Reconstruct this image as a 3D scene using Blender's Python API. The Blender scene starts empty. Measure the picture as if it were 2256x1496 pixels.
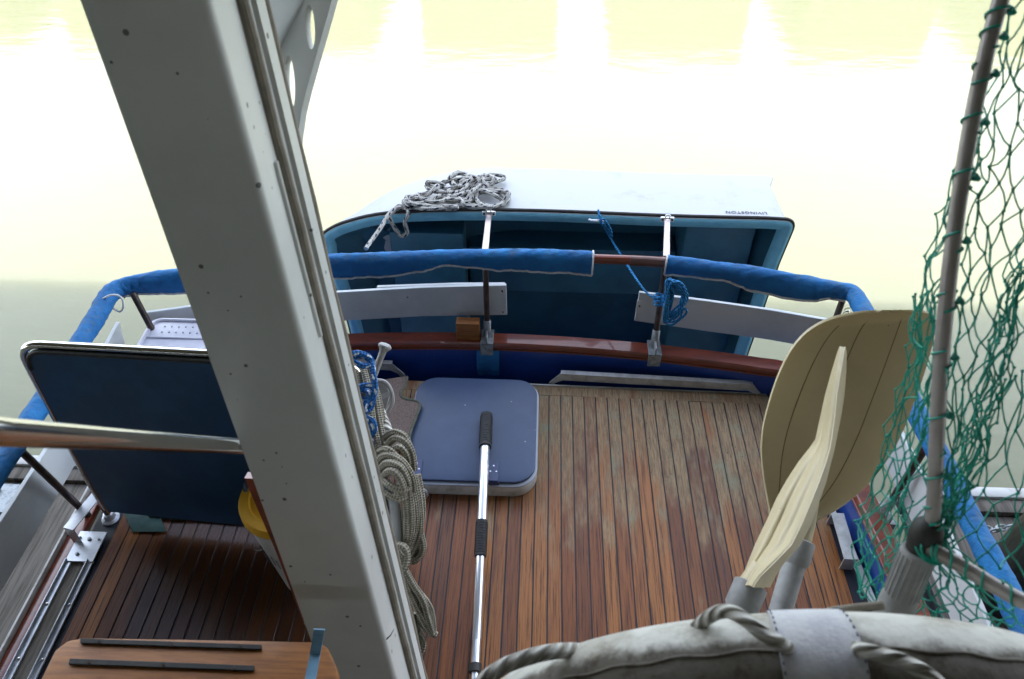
import bpy, bmesh, math, random
from mathutils import Vector, Matrix, Euler, noise

random.seed(7)
S = bpy.context.scene
COL = S.collection
PI = math.pi

# ------------------------------------------------------------------ camera
CAM_H = 2.6
cam = bpy.data.cameras.new('camera')
co = bpy.data.objects.new('camera', cam)
COL.objects.link(co)
S.camera = co
co.location = (0, 0, CAM_H)
co.rotation_euler = (math.radians(47), 0, math.radians(2.37))
cam.sensor_width = 36
cam.lens = 1713 / 2256 * 36
cam.clip_start = 0.05
cam.clip_end = 800
cam.dof.use_dof = True
cam.dof.focus_distance = 3.1
cam.dof.aperture_fstop = 7.5

# ------------------------------------------------------------------ sky, sun, exposure
SUN_EL, SUN_AZ = math.radians(72), 0.0        # the sun stands behind the camera
w = bpy.data.worlds.new('World')
S.world = w
w.use_nodes = True
nt = w.node_tree
bg = nt.nodes['Background']
sky = nt.nodes.new('ShaderNodeTexSky')
sky.sky_type = 'NISHITA'
sky.sun_disc = False
sky.sun_elevation = SUN_EL
sky.sun_rotation = PI
sky.dust_density = 2.0
# a bright veil of thin cloud lies in the lower sky all round, clear blue above it
tc = nt.nodes.new('ShaderNodeTexCoord')
sp = nt.nodes.new('ShaderNodeSeparateXYZ')
nt.links.new(tc.outputs['Generated'], sp.inputs[0])
mr = nt.nodes.new('ShaderNodeMapRange'); mr.interpolation_type = 'SMOOTHSTEP'
mr.inputs[1].default_value = .82; mr.inputs[2].default_value = .58
nt.links.new(sp.outputs[2], mr.inputs[0])
nz = nt.nodes.new('ShaderNodeTexNoise'); nz.inputs['Scale'].default_value = 2.2; nz.inputs['Detail'].default_value = 5
nt.links.new(tc.outputs['Generated'], nz.inputs['Vector'])
vm = nt.nodes.new('ShaderNodeMath'); vm.operation = 'MULTIPLY_ADD'
nt.links.new(nz.outputs['Fac'], vm.inputs[0]); vm.inputs[1].default_value = .5; vm.inputs[2].default_value = .75
vf = nt.nodes.new('ShaderNodeMath'); vf.operation = 'MULTIPLY'
nt.links.new(mr.outputs[0], vf.inputs[0]); nt.links.new(vm.outputs[0], vf.inputs[1])
VEIL = 8.0
ma = nt.nodes.new('ShaderNodeMix'); ma.data_type = 'RGBA'; ma.blend_type = 'ADD'; ma.clamp_factor = False
nt.links.new(vf.outputs[0], ma.inputs[0])
nt.links.new(sky.outputs[0], ma.inputs[6])
ma.inputs[7].default_value = (VEIL * .95, VEIL, VEIL * 1.06, 1)
nt.links.new(ma.outputs[2], bg.inputs[0])
bg.inputs[1].default_value = 0.13
sl = bpy.data.lights.new('sun', 'SUN')
sl.energy = 2.0
sl.angle = math.radians(0.6)
sl.color = (1.0, 0.95, 0.86)
so = bpy.data.objects.new('sun', sl)
COL.objects.link(so)
so.rotation_euler = (math.radians(18), 0, 0)   # light travels down and away from the camera (+Y)
so.location = (0, -4, 8)
S.view_settings.view_transform = 'Standard'
S.view_settings.look = 'None'
S.view_settings.gamma = 1
S.view_settings.exposure = 1.85
S.view_settings.use_curve_mapping = False
S.render.engine = 'CYCLES'
S.cycles.max_bounces = 8
S.cycles.use_denoising = True

# ------------------------------------------------------------------ measuring: photo pixel -> point of the place
ROT = Euler((math.radians(47), 0, math.radians(2.37))).to_matrix()
CAM = Vector((0, 0, CAM_H))


def P(px, py, z=None, y=None, x=None, d=None):
    r = ROT @ Vector(((px - 1128) / 1713, -(py - 748) / 1713, -1))
    if z is not None: t = (z - CAM.z) / r.z
    elif y is not None: t = y / r.y
    elif x is not None: t = x / r.x
    else: t = d
    return CAM + r * t


# ------------------------------------------------------------------ materials
def nd(t, kind, **k):
    n = t.nodes.new('ShaderNode' + kind)
    for a, b in k.items(): setattr(n, a, b)
    return n


def mathn(t, op, a, b=None, c=None):
    n = nd(t, 'Math', operation=op)
    for i, v in enumerate((a, b, c)):
        if v is None: continue
        if isinstance(v, (int, float)): n.inputs[i].default_value = v
        else: t.links.new(v, n.inputs[i])
    return n.outputs[0]


def mixc(t, f, a, b):
    n = nd(t, 'Mix', data_type='RGBA')
    for i, v in ((0, f), (6, a), (7, b)):
        if isinstance(v, (int, float)): n.inputs[i].default_value = v
        elif isinstance(v, tuple): n.inputs[i].default_value = (*v, 1)
        else: t.links.new(v, n.inputs[i])
    return n.outputs[2]


def ramp(t, v, lo, hi):
    n = nd(t, 'MapRange', interpolation_type='SMOOTHSTEP')
    t.links.new(v, n.inputs[0])
    n.inputs[1].default_value = lo
    n.inputs[2].default_value = hi
    return n.outputs[0]


def noisen(t, vec, scale, detail=4, rough=0.6, sc=None):
    if sc:
        m = nd(t, 'Mapping')
        m.inputs[3].default_value = sc
        t.links.new(vec, m.inputs[0])
        vec = m.outputs[0]
    n = nd(t, 'TexNoise')
    n.inputs['Scale'].default_value = scale
    n.inputs['Detail'].default_value = detail
    n.inputs['Roughness'].default_value = rough
    t.links.new(vec, n.inputs['Vector'])
    return n.outputs['Fac']


def newmat(name):
    m = bpy.data.materials.new(name)
    m.use_nodes = True
    t = m.node_tree
    return m, t, t.nodes['Principled BSDF']


def pos(t):
    return nd(t, 'NewGeometry').outputs['Position']


def mat(name, col, col2=None, scale=8, lo=.4, hi=.65, rough=.5, metal=0, bump=0, bscale=60, stretch=None,
        spots=None, spot_col=(.02, .02, .02), spot_scale=25, spot_r=.12, coat=0, spec=.5, rvar=0):
    m, t, b = newmat(name)
    v = pos(t)
    c = None
    if col2:
        f = ramp(t, noisen(t, v, scale, 6, .65, stretch), lo, hi)
        c = mixc(t, f, col, col2)
    if spots:
        vo = nd(t, 'TexVoronoi')
        vo.inputs['Scale'].default_value = spot_scale
        t.links.new(v, vo.inputs['Vector'])
        # only some cells carry a speck, of its own size
        sp = nd(t, 'SeparateColor')
        t.links.new(vo.outputs['Color'], sp.inputs[0])
        keep = mathn(t, 'LESS_THAN', sp.outputs[0], spots)
        rad = mathn(t, 'MULTIPLY', sp.outputs[1], spot_r)
        hit = mathn(t, 'LESS_THAN', vo.outputs['Distance'], rad)
        f2 = mathn(t, 'MULTIPLY', mathn(t, 'MULTIPLY', keep, hit), .85)
        c = mixc(t, f2, c if c is not None else col, spot_col)
    if c is None: b.inputs['Base Color'].default_value = (*col, 1)
    else: t.links.new(c, b.inputs['Base Color'])
    b.inputs['Roughness'].default_value = rough
    if rvar:
        f = noisen(t, v, scale * 2, 5)
        t.links.new(mathn(t, 'MULTIPLY_ADD', f, rvar, rough - rvar / 2), b.inputs['Roughness'])
    b.inputs['Metallic'].default_value = metal
    b.inputs['Coat Weight'].default_value = coat
    b.inputs['Specular IOR Level'].default_value = spec
    if bump:
        bn = nd(t, 'Bump')
        bn.inputs['Strength'].default_value = bump
        bn.inputs['Distance'].default_value = .004
        t.links.new(noisen(t, v, bscale, 5, .6, stretch), bn.inputs['Height'])
        t.links.new(bn.outputs[0], b.inputs['Normal'])
    return m


def rope_mat(name, col, dark, turns=3, pitch=.05, braid=True, fleck=None, fdens=.55, bumps=.7, fpitch=.045):
    m, t, b = newmat(name)
    uv = nd(t, 'UVMap')
    s = nd(t, 'SeparateXYZ')
    t.links.new(uv.outputs[0], s.inputs[0])
    U_, V_ = s.outputs[0], s.outputs[1]

    def wv(ku, kv):
        return mathn(t, 'SINE', mathn(t, 'ADD', mathn(t, 'MULTIPLY', U_, 2 * PI * ku), mathn(t, 'MULTIPLY', V_, 2 * PI * kv)))
    a = wv(turns, 1 / pitch)
    h = mathn(t, 'MULTIPLY', a, wv(-turns, 1 / pitch)) if braid else a
    f = ramp(t, h, -.9, .5)
    n = noisen(t, pos(t), 30, 4)
    base = mixc(t, ramp(t, n, .35, .7), col, tuple(c * .62 for c in col))
    c = mixc(t, f, dark, base)
    if fleck:
        g = mathn(t, 'GREATER_THAN', mathn(t, 'MULTIPLY', wv(2, 1 / fpitch), wv(-1, .6 / fpitch)), fdens)
        c = mixc(t, g, c, fleck)
    t.links.new(c, b.inputs['Base Color'])
    b.inputs['Roughness'].default_value = .8
    bn = nd(t, 'Bump')
    bn.inputs['Strength'].default_value = bumps
    bn.inputs['Distance'].default_value = .003
    t.links.new(h, bn.inputs['Height'])
    t.links.new(bn.outputs[0], b.inputs['Normal'])
    return m


def deck_mat():
    m, t, b = newmat('weathered_teak')
    v = pos(t)
    oi = nd(t, 'ObjectInfo').outputs['Random']
    # each plank has its own grain: shift the sample point by a per-plank amount
    off = nd(t, 'CombineXYZ')
    t.links.new(mathn(t, 'MULTIPLY', oi, 37.0), off.inputs[1])
    t.links.new(mathn(t, 'MULTIPLY', oi, 11.0), off.inputs[2])
    va = nd(t, 'VectorMath', operation='ADD')
    t.links.new(v, va.inputs[0]); t.links.new(off.outputs[0], va.inputs[1])
    q = va.outputs[0]
    grain = noisen(t, q, 1.0, 5, .7, (210, 5, 1))
    patch = noisen(t, q, 1.0, 4, .6, (14, 3.2, 1))
    big = noisen(t, v, 1.6, 4, .55)
    s = nd(t, 'SeparateXYZ'); t.links.new(v, s.inputs[0])
    aft = ramp(t, s.outputs[1], 1.15, 2.45)
    # varnish worn away towards the stern edge and in the middle
    wear = mathn(t, 'ADD', mathn(t, 'MULTIPLY', aft, .34), mathn(t, 'MULTIPLY', patch, .75))
    wear = mathn(t, 'ADD', wear, mathn(t, 'MULTIPLY', big, .35))
    right = ramp(t, s.outputs[0], -.7, .1)
    wear = mathn(t, 'ADD', wear, mathn(t, 'MULTIPLY', right, .10))
    wf = ramp(t, wear, .76, 1.00)
    tone = mixc(t, oi, (.25, .088, .030), (.14, .056, .026))
    red = mixc(t, ramp(t, mathn(t, 'FRACT', mathn(t, 'MULTIPLY', oi, 7.3)), .3, .9), tone, (.36, .145, .045))
    dk = mixc(t, ramp(t, grain, .42, .72), red, (.05, .02, .012))
    g2 = noisen(t, q, 1.0, 4, .7, (200, 14, 1))
    grey = mixc(t, ramp(t, g2, .35, .7), (.36, .25, .14), (.17, .115, .07))
    green = mixc(t, ramp(t, noisen(t, v, 7, 4), .5, .75), grey, (.25, .25, .165))
    c = mixc(t, wf, dk, green)
    # purplish stain of the caulk along some planks
    st = ramp(t, noisen(t, q, 1.0, 3, .6, (20, 1.6, 1)), .6, .8)
    c = mixc(t, mathn(t, 'MULTIPLY', st, .55), c, (.075, .05, .06))
    # small black mildew cracks near the aft edge
    cr = noisen(t, q, 1.0, 3, .5, (160, 60, 1))
    c = mixc(t, mathn(t, 'MULTIPLY', ramp(t, cr, .66, .72), mathn(t, 'MULTIPLY', wf, .75)), c, (.03, .03, .025))
    # shade on the port side painted into the planks: darker, also glossier
    shade_pos = mathn(t, 'ADD', mathn(t, 'MULTIPLY', s.outputs[0], -1.0), mathn(t, 'MULTIPLY', noisen(t, v, 3.5, 5, .6), .55))
    port_shade = ramp(t, shade_pos, .85, 1.05)
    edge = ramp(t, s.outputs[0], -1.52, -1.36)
    port_shade = mathn(t, 'MULTIPLY', port_shade, edge)
    c = mixc(t, mathn(t, 'MULTIPLY', port_shade, .86), c, (.034, .013, .006))
    t.links.new(c, b.inputs['Base Color'])
    rg = mathn(t, 'MULTIPLY_ADD', wf, .38, .36)
    rg = mathn(t, 'MULTIPLY_ADD', port_shade, -.16, rg)
    t.links.new(rg, b.inputs['Roughness'])
    b.inputs['Specular IOR Level'].default_value = .3
    bn = nd(t, 'Bump'); bn.inputs['Strength'].default_value = .5; bn.inputs['Distance'].default_value = .0015
    t.links.new(mathn(t, 'ADD', grain, mathn(t, 'MULTIPLY', cr, .7)), bn.inputs['Height'])
    t.links.new(bn.outputs[0], b.inputs['Normal'])
    return m


def water_mat():
    m, t, b = newmat('turbid_green_water')
    v = pos(t)
    b.inputs['Base Color'].default_value = (.225, .230, .142, 1)
    b.inputs['Roughness'].default_value = .06
    b.inputs['IOR'].default_value = 1.33
    b.inputs['Subsurface Weight'].default_value = 1
    b.inputs['Subsurface Radius'].default_value = (1.6, 1.6, 1.2)
    b.inputs['Subsurface Scale'].default_value = 1.0
    n1 = noisen(t, v, 1.0, 3, .5, (2.2, 5.0, 1))
    n2 = noisen(t, v, 1.0, 3, .6, (9, 22, 1))
    s = nd(t, 'SeparateXYZ'); t.links.new(v, s.inputs[0])
    h = mathn(t, 'ADD', n1, mathn(t, 'MULTIPLY', n2, .22))
    bn = nd(t, 'Bump'); bn.inputs['Strength'].default_value = .07; bn.inputs['Distance'].default_value = .05
    t.links.new(h, bn.inputs['Height'])
    t.links.new(bn.outputs[0], b.inputs['Normal'])
    return m


M = {}
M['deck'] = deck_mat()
M['water'] = water_mat()
M['caulk'] = mat('black_caulk', (.018, .02, .028), rough=.6)
M['hullblue'] = mat('navy_hull_paint', (.011, .048, .25), (.014, .058, .29), rough=.35, bump=.08, spots=.25, spot_col=(.5, .5, .5), spot_scale=30, spot_r=.06, coat=.3)
M['mahog'] = mat('varnished_mahogany', (.21, .042, .020), (.13, .028, .015), scale=5, stretch=(1, 6, 6), rough=.28, coat=.5, bump=.1, spots=.3, spot_col=(.5, .35, .25), spot_scale=35, spot_r=.07)
M['teak'] = mat('oiled_wood', (.34, .125, .022), (.22, .075, .014), scale=5, stretch=(2, 24, 20), rough=.5, coat=.03, bump=.2)
M['white'] = mat('white_board', (.57, .60, .61), (.48, .51, .52), scale=3, rough=.4, spots=.10, spot_scale=16, spot_r=.10)
M['whitedirty'] = mat('weathered_white', (.60, .60, .57), (.34, .32, .27), scale=12, lo=.45, hi=.75, rough=.55, bump=.2)
M['mast'] = mat('grey_mast_paint', (.60, .615, .60), (.53, .545, .53), scale=2.2, rough=.38, spots=.42, spot_col=(.03, .035, .03), spot_scale=42, spot_r=.19, bump=.05, bscale=30)
M['canvas'] = mat('blue_canvas', (.008, .125, .40), (.010, .085, .27), scale=9, rough=.85, bump=.35, bscale=260, spots=.05, spot_col=(.5, .55, .6), spot_scale=40, spot_r=.14)
m_, t_, b_ = newmat('blue_canvas_stained')
M['canvas'] = m_
_v = pos(t_)
_f = ramp(t_, noisen(t_, _v, 6, 6, .7), .38, .68)
_c = mixc(t_, _f, (.003, .105, .30), (.004, .155, .40))
_gn = nd(t_, 'NewGeometry'); _s = nd(t_, 'SeparateXYZ'); t_.links.new(_gn.outputs['True Normal'], _s.inputs[0])
_mil = mathn(t_, 'MULTIPLY', ramp(t_, noisen(t_, _v, 28, 6, .75), .46, .64), ramp(t_, _s.outputs[2], .1, .9))
_mil = mathn(t_, 'MULTIPLY', _mil, ramp(t_, noisen(t_, _v, 2.3, 3), .36, .56))
_c = mixc(t_, mathn(t_, 'MULTIPLY', _mil, .5), _c, (.08, .11, .10))
t_.links.new(_c, b_.inputs['Base Color'])
b_.inputs['Roughness'].default_value = .8
_bn = nd(t_, 'Bump'); _bn.inputs['Strength'].default_value = .6; _bn.inputs['Distance'].default_value = .02
t_.links.new(mathn(t_, 'ADD', noisen(t_, _v, 16, 4), mathn(t_, 'MULTIPLY', noisen(t_, _v, 300, 2), .06)), _bn.inputs['Height'])
t_.links.new(_bn.outputs[0], b_.inputs['Normal'])
M['piping'] = mat('white_piping', (.62, .63, .62), (.45, .46, .46), scale=20, rough=.7)
M['steel'] = mat('polished_steel', (.72, .71, .69), rough=.13, metal=1)
M['brushed'] = mat('brushed_aluminium', (.60, .62, .65), (.48, .5, .53), scale=14, rough=.42, metal=.85, bump=.1)
M['alupaint'] = mat('dull_aluminium', (.56, .57, .56), (.42, .42, .40), scale=20, rough=.5, metal=.3, bump=.15)
M['galv'] = mat('galvanised_steel', (.34, .37, .38), (.20, .22, .23), scale=40, rough=.5, metal=.55, bump=.2)
M['darkmetal'] = mat('bronze_tube', (.045, .035, .032), (.09, .065, .06), scale=15, rough=.3, metal=.6)
M['panel'] = mat('dark_blue_panel', (.012, .058, .135), (.018, .075, .16), scale=6, rough=.45, spots=.05, spot_col=(.05, .04, .02), spot_scale=9, spot_r=.09)
M['liner'] = mat('shaded_blue_liner', (.031, .118, .170), (.024, .092, .138), scale=5, rough=.45, bump=.08, spots=.2, spot_col=(.25, .32, .35), spot_scale=30, spot_r=.07)  # shade inside the dinghy put into the colour, darker than the seats
M['dinghyin'] = mat('blue_gelcoat', (.045, .165, .24), (.034, .13, .195), scale=5, rough=.45, bump=.08, spots=.12, spot_col=(.3, .4, .45), spot_scale=30, spot_r=.07)
M['rim'] = mat('light_blue_gelcoat', (.20, .53, .69), (.16, .46, .61), scale=14, rough=.5, bump=.3, bscale=120)
M['dinghyout'] = mat('white_gelcoat', (.42, .44, .455), (.30, .30, .28), scale=9, lo=.52, hi=.86, rough=.45, bump=.05, spots=.2, spot_col=(.25, .24, .2), spot_scale=30, spot_r=.07)
M['rubber'] = mat('black_rubber', (.018, .018, .018), (.035, .034, .03), scale=20, rough=.6)
M['hatch'] = mat('blue_grey_lid', (.038, .062, .125), (.048, .076, .148), scale=4, rough=.42, bump=.12, bscale=500, spots=.5, spot_col=(.40, .44, .50), spot_scale=26, spot_r=.09)
M['hinge'] = mat('navy_plastic', (.03, .045, .12), rough=.4)
M['paddle'] = mat('cream_plastic', (.56, .475, .30), (.50, .425, .265), scale=4, rough=.42, spots=.15, spot_col=(.08, .06, .03), spot_scale=40, spot_r=.09, bump=.04)
M['greyplastic'] = mat('grey_plastic', (.36, .36, .36), (.27, .27, .27), scale=16, rough=.55, bump=.12)
M['net'] = mat('green_twine', (.012, .36, .26), (.008, .26, .19), scale=20, rough=.6)
M['nettube'] = mat('taupe_tube', (.40, .365, .35), (.32, .29, .275), scale=12, rough=.4, metal=.25)
M['dock'] = mat('weathered_dock_wood', (.17, .15, .125), (.075, .065, .05), scale=1.0, stretch=(60, 3, 20), rough=.85, bump=.5, bscale=1.0)
M['pile'] = mat('mossy_pile', (.07, .055, .035), (.035, .04, .018), scale=9, rough=.9, bump=.8, bscale=25, stretch=(2, 2, .5))
M['yellow'] = mat('yellow_plastic', (.68, .37, .022), (.58, .30, .016), scale=8, rough=.45)
M['bucket'] = mat('white_plastic', (.55, .55, .53), (.46, .46, .45), scale=6, rough=.5)
M['carpet'] = mat('brown_carpet', (.20, .145, .12), (.12, .088, .075), scale=120, rough=.95, bump=.9, bscale=280)
M['carpetedge'] = mat('carpet_binding', (.13, .13, .09), (.08, .085, .06), scale=60, rough=.9)
M['webbing'] = mat('white_webbing', (.58, .58, .60), (.48, .48, .52), scale=40, rough=.8, bump=.3, bscale=200)
M['cooler'] = mat('cooler_plastic', (.58, .58, .66), (.50, .50, .58), scale=8, rough=.5, bump=.1, bscale=150)
M['blackgrip'] = mat('black_foam_grip', (.02, .02, .022), (.035, .035, .036), scale=60, rough=.7, bump=.6, bscale=120)
M['chrome'] = mat('anodised_tube', (.78, .80, .82), rough=.28, metal=.9)
M['ink'] = mat('faded_ink', (.05, .06, .09), rough=.7)
M['green_cloth'] = mat('green_plastic_scrap', (.006, .05, .04), (.004, .032, .03), scale=14, rough=.7, bump=.5, bscale=40)
M['bluestrap'] = mat('pale_blue_strap', (.17, .33, .47), (.13, .27, .40), scale=20, rough=.7, bump=.3, stretch=(1, 1, 8))
M['roofwood'] = mat('roof_boards', (.16, .14, .115), (.10, .09, .075), scale=3, rough=.9)
M['shedgreen'] = mat('green_shed_boards', (.14, .155, .08), (.10, .115, .06), scale=2, rough=.8)
M['ropegrey'] = rope_mat('grey_braid', (.40, .365, .29), (.13, .115, .085), turns=3, pitch=.012)
M['ropeblue'] = rope_mat('blue_braid', (.012, .16, .50), (.004, .06, .22), turns=3, pitch=.016, fleck=(.62, .66, .72), fdens=.62, fpitch=.05)
M['ropewhite'] = rope_mat('white_flecked_braid', (.60, .60, .56), (.30, .29, .26), turns=3, pitch=.014, fleck=(.010, .014, .05), fdens=.55, fpitch=.07)
M['ropecyan'] = rope_mat('light_blue_twist', (.018, .30, .66), (.008, .15, .38), turns=3, pitch=.02, braid=False)
M['ropelay'] = rope_mat('cream_laid_rope', (.68, .66, .61), (.32, .30, .26), turns=3, pitch=.022, braid=False, bumps=1)
M['ropedark'] = rope_mat('dark_green_line', (.012, .03, .022), (.004, .010, .008), turns=3, pitch=.02, braid=False)
M['halyard'] = rope_mat('brown_cover', (.27, .24, .19), (.19, .165, .13), turns=6, pitch=.006, bumps=.3)
_pb = M['paddle'].node_tree.nodes['Principled BSDF']      # thin moulded plastic lets some light through
_pb.inputs['Subsurface Weight'].default_value = .22
_pb.inputs['Subsurface Radius'].default_value = (.014, .013, .010)
_pb.inputs['Subsurface Scale'].default_value = 1.0
# dirty life-ring canvas
m_, t_, b_ = newmat('dirty_ring_canvas')
M['ring'] = m_
_v = pos(t_)
_a = ramp(t_, noisen(t_, _v, 9, 7, .7), .42, .60)
_b = ramp(t_, noisen(t_, _v, 34, 7, .72), .45, .66)
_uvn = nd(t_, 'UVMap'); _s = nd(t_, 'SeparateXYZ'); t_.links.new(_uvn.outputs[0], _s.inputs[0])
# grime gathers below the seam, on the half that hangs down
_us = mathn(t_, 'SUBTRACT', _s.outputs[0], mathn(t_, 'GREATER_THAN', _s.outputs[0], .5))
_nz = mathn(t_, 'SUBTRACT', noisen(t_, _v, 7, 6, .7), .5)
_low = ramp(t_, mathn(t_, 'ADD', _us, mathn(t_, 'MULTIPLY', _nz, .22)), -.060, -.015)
_c = mixc(t_, mathn(t_, 'MULTIPLY', _a, .75), (.62, .61, .56), (.40, .38, .32))
_c = mixc(t_, mathn(t_, 'MULTIPLY', mathn(t_, 'MULTIPLY', _b, _a), .55), _c, (.20, .17, .125))
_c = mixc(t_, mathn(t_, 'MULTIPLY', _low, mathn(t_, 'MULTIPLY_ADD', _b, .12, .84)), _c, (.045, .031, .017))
t_.links.new(_c, b_.inputs['Base Color'])
b_.inputs['Roughness'].default_value = .8
_bn = nd(t_, 'Bump'); _bn.inputs['Strength'].default_value = .6; _bn.inputs['Distance'].default_value = .004
t_.links.new(noisen(t_, _v, 40, 6), _bn.inputs['Height'])
t_.links.new(_bn.outputs[0], b_.inputs['Normal'])


# ------------------------------------------------------------------ mesh building
class MB:
    def __init__(s):
        s.v, s.f, s.uv = [], [], {}

    def add(s, vs, fs, uvs=None):
        o = len(s.v)
        s.v += [Vector(q) for q in vs]
        for i, q in enumerate(fs):
            if uvs: s.uv[len(s.f)] = uvs[i]
            s.f.append([o + k for k in q])
        return s

    def hexa(s, b, t):
        """b, t: four bottom and four top corners (same order)"""
        return s.add(list(b) + list(t), [(3, 2, 1, 0), (4, 5, 6, 7), (0, 1, 5, 4), (1, 2, 6, 5), (2, 3, 7, 6), (3, 0, 4, 7)])

    def box(s, c, size, rz=0):
        m = Matrix.Rotation(rz, 3, 'Z')
        h = Vector(size) / 2
        c = Vector(c)
        p = [c + m @ Vector((a * h.x, b * h.y, k * h.z)) for k in (-1, 1) for a, b in ((-1, -1), (1, -1), (1, 1), (-1, 1))]
        return s.hexa(p[:4], p[4:])

    def slab(s, pts, thick, direction=None):
        """polygon pts extruded by thick along direction (default its normal)"""
        pts = [Vector(q) for q in pts]
        n = Vector()
        for i in range(len(pts)):
            a, b = pts[i], pts[(i + 1) % len(pts)]
            n += Vector(((a.y - b.y) * (a.z + b.z), (a.z - b.z) * (a.x + b.x), (a.x - b.x) * (a.y + b.y)))
        n.normalize()
        dr = Vector(direction).normalized() if direction else n
        k = len(pts)
        vs = pts + [q + dr * thick for q in pts]
        fs = [tuple(range(k - 1, -1, -1)), tuple(range(k, 2 * k))] + [(i, (i + 1) % k, k + (i + 1) % k, k + i) for i in range(k)]
        return s.add(vs, fs)

    def tube(s, pts, r, n=8, closed=False, caps=True, prof=None):
        pts = [Vector(q) for q in pts]
        k = len(pts)
        rr = r if isinstance(r, (list, tuple)) else [r] * k
        tang = []
        for i in range(k):
            a = pts[(i - 1) % k] if (closed or i > 0) else pts[i]
            b = pts[(i + 1) % k] if (closed or i < k - 1) else pts[i]
            tang.append((b - a).normalized() if (b - a).length > 1e-9 else Vector((0, 0, 1)))
        t0 = tang[0]
        nrm = t0.orthogonal().normalized()
        up = Vector((0, 0, 1)) - t0 * t0.z
        if up.length > .2: nrm = up.normalized()
        vs, L, ls = [], 0, []
        pt = t0
        for i in range(k):
            if i:
                q = pt.rotation_difference(tang[i])
                nrm = q @ nrm
                nrm = (nrm - tang[i] * nrm.dot(tang[i])).normalized()
                pt = tang[i]
                L += (pts[i] - pts[i - 1]).length
            ls.append(L)
            bi = tang[i].cross(nrm)
            for j in range(n):
                a = 2 * PI * j / n
                if prof:
                    x, y = prof(a, i / (k - 1))
                    vs.append(pts[i] + nrm * (x * rr[i]) + bi * (y * rr[i]))
                else:
                    vs.append(pts[i] + (nrm * math.cos(a) + bi * math.sin(a)) * rr[i])
        fs, uv = [], []
        for i in range(k if closed else k - 1):
            i2 = (i + 1) % k
            l2 = ls[i2] if i2 else L + (pts[0] - pts[-1]).length
            for j in range(n):
                j2 = (j + 1) % n
                fs.append((i * n + j, i * n + j2, i2 * n + j2, i2 * n + j))
                uv.append(((j / n, ls[i]), ((j + 1) / n, ls[i]), ((j + 1) / n, l2), (j / n, l2)))
        if caps and not closed:
            fs.append(tuple(range(n - 1, -1, -1))); uv.append([(0, 0)] * n)
            fs.append(tuple((k - 1) * n + j for j in range(n))); uv.append([(0, L)] * n)
        return s.add(vs, fs, uv)

    def lathe(s, prof, c, axis=(0, 0, 1), n=24):
        """prof: (radius, height) pairs about the axis through c"""
        ax = Vector(axis).normalized()
        u = ax.orthogonal().normalized()
        v = ax.cross(u)
        c = Vector(c)
        vs, fs = [], []
        for r, h in prof:
            for j in range(n):
                a = 2 * PI * j / n
                vs.append(c + ax * h + (u * math.cos(a) + v * math.sin(a)) * r)
        for i in range(len(prof) - 1):
            for j in range(n):
                fs.append((i * n + j, i * n + (j + 1) % n, (i + 1) * n + (j + 1) % n, (i + 1) * n + j))
        fs.append(tuple(range(n - 1, -1, -1)))
        k = (len(prof) - 1) * n
        fs.append(tuple(k + j for j in range(n)))
        return s.add(vs, fs)

    def grid(s, rows, thick=0, tdir=None):
        """rows of points -> a sheet, given thickness along tdir or the local normal"""
        a, b = len(rows), len(rows[0])
        if not thick:
            return s.add([p for r in rows for p in r], [(i * b + j, i * b + j + 1, (i + 1) * b + j + 1, (i + 1) * b + j) for i in range(a - 1) for j in range(b - 1)])
        R2 = []
        for i in range(a):
            rr = []
            for j in range(b):
                p = Vector(rows[i][j])
                if tdir: n = Vector(tdir)
                else:
                    du = Vector(rows[i][min(j + 1, b - 1)]) - Vector(rows[i][max(j - 1, 0)])
                    dv = Vector(rows[min(i + 1, a - 1)][j]) - Vector(rows[max(i - 1, 0)][j])
                    n = du.cross(dv)
                    n = n.normalized() if n.length > 1e-12 else Vector((0, 0, 1))
                rr.append(p + n * thick)
            R2.append(rr)
        vs = [p for r in rows for p in r] + [p for r in R2 for p in r]
        o = a * b
        fs = []
        for i in range(a - 1):
            for j in range(b - 1):
                q = (i * b + j, i * b + j + 1, (i + 1) * b + j + 1, (i + 1) * b + j)
                fs.append(q[::-1]); fs.append(tuple(o + k for k in q))
        edge = [j for j in range(b)] + [i * b + b - 1 for i in range(1, a)] + [(a - 1) * b + j for j in range(b - 2, -1, -1)] + [i * b for i in range(a - 2, 0, -1)]
        for k in range(len(edge)):
            p, q = edge[k], edge[(k + 1) % len(edge)]
            fs.append((p, q, o + q, o + p))
        return s.add(vs, fs)

    def build(s, name, m, parent=None, bevel=0, seg=2, smooth=40, kind=None, label=None, origin=None):
        me = bpy.data.meshes.new(name)
        off = Vector(origin) if origin is not None else (LOC.get(parent.name, Vector()) if parent else Vector())
        me.from_pydata([tuple(q - off) for q in s.v], [], s.f)
        if s.uv:
            ul = me.uv_layers.new(name='UVMap')
            for p in me.polygons:
                u = s.uv.get(p.index)
                if u:
                    for k, li in enumerate(p.loop_indices): ul.data[li].uv = u[k]
        bm = bmesh.new(); bm.from_mesh(me)
        bmesh.ops.remove_doubles(bm, verts=bm.verts, dist=1e-6)
        if bevel:
            bmesh.ops.recalc_face_normals(bm, faces=bm.faces)
            es = [e for e in bm.edges if len(e.link_faces) == 2 and e.calc_face_angle(0) > math.radians(30)]
            bmesh.ops.bevel(bm, geom=es, offset=bevel, segments=seg, affect='EDGES', profile=.5, clamp_overlap=True)
        bmesh.ops.recalc_face_normals(bm, faces=bm.faces)
        bm.to_mesh(me); bm.free()
        me.polygons.foreach_set('use_smooth', [True] * len(me.polygons))
        me.set_sharp_from_angle(angle=math.radians(smooth))
        if m: me.materials.append(m)
        o = bpy.data.objects.new(name, me)
        COL.objects.link(o)
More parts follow.
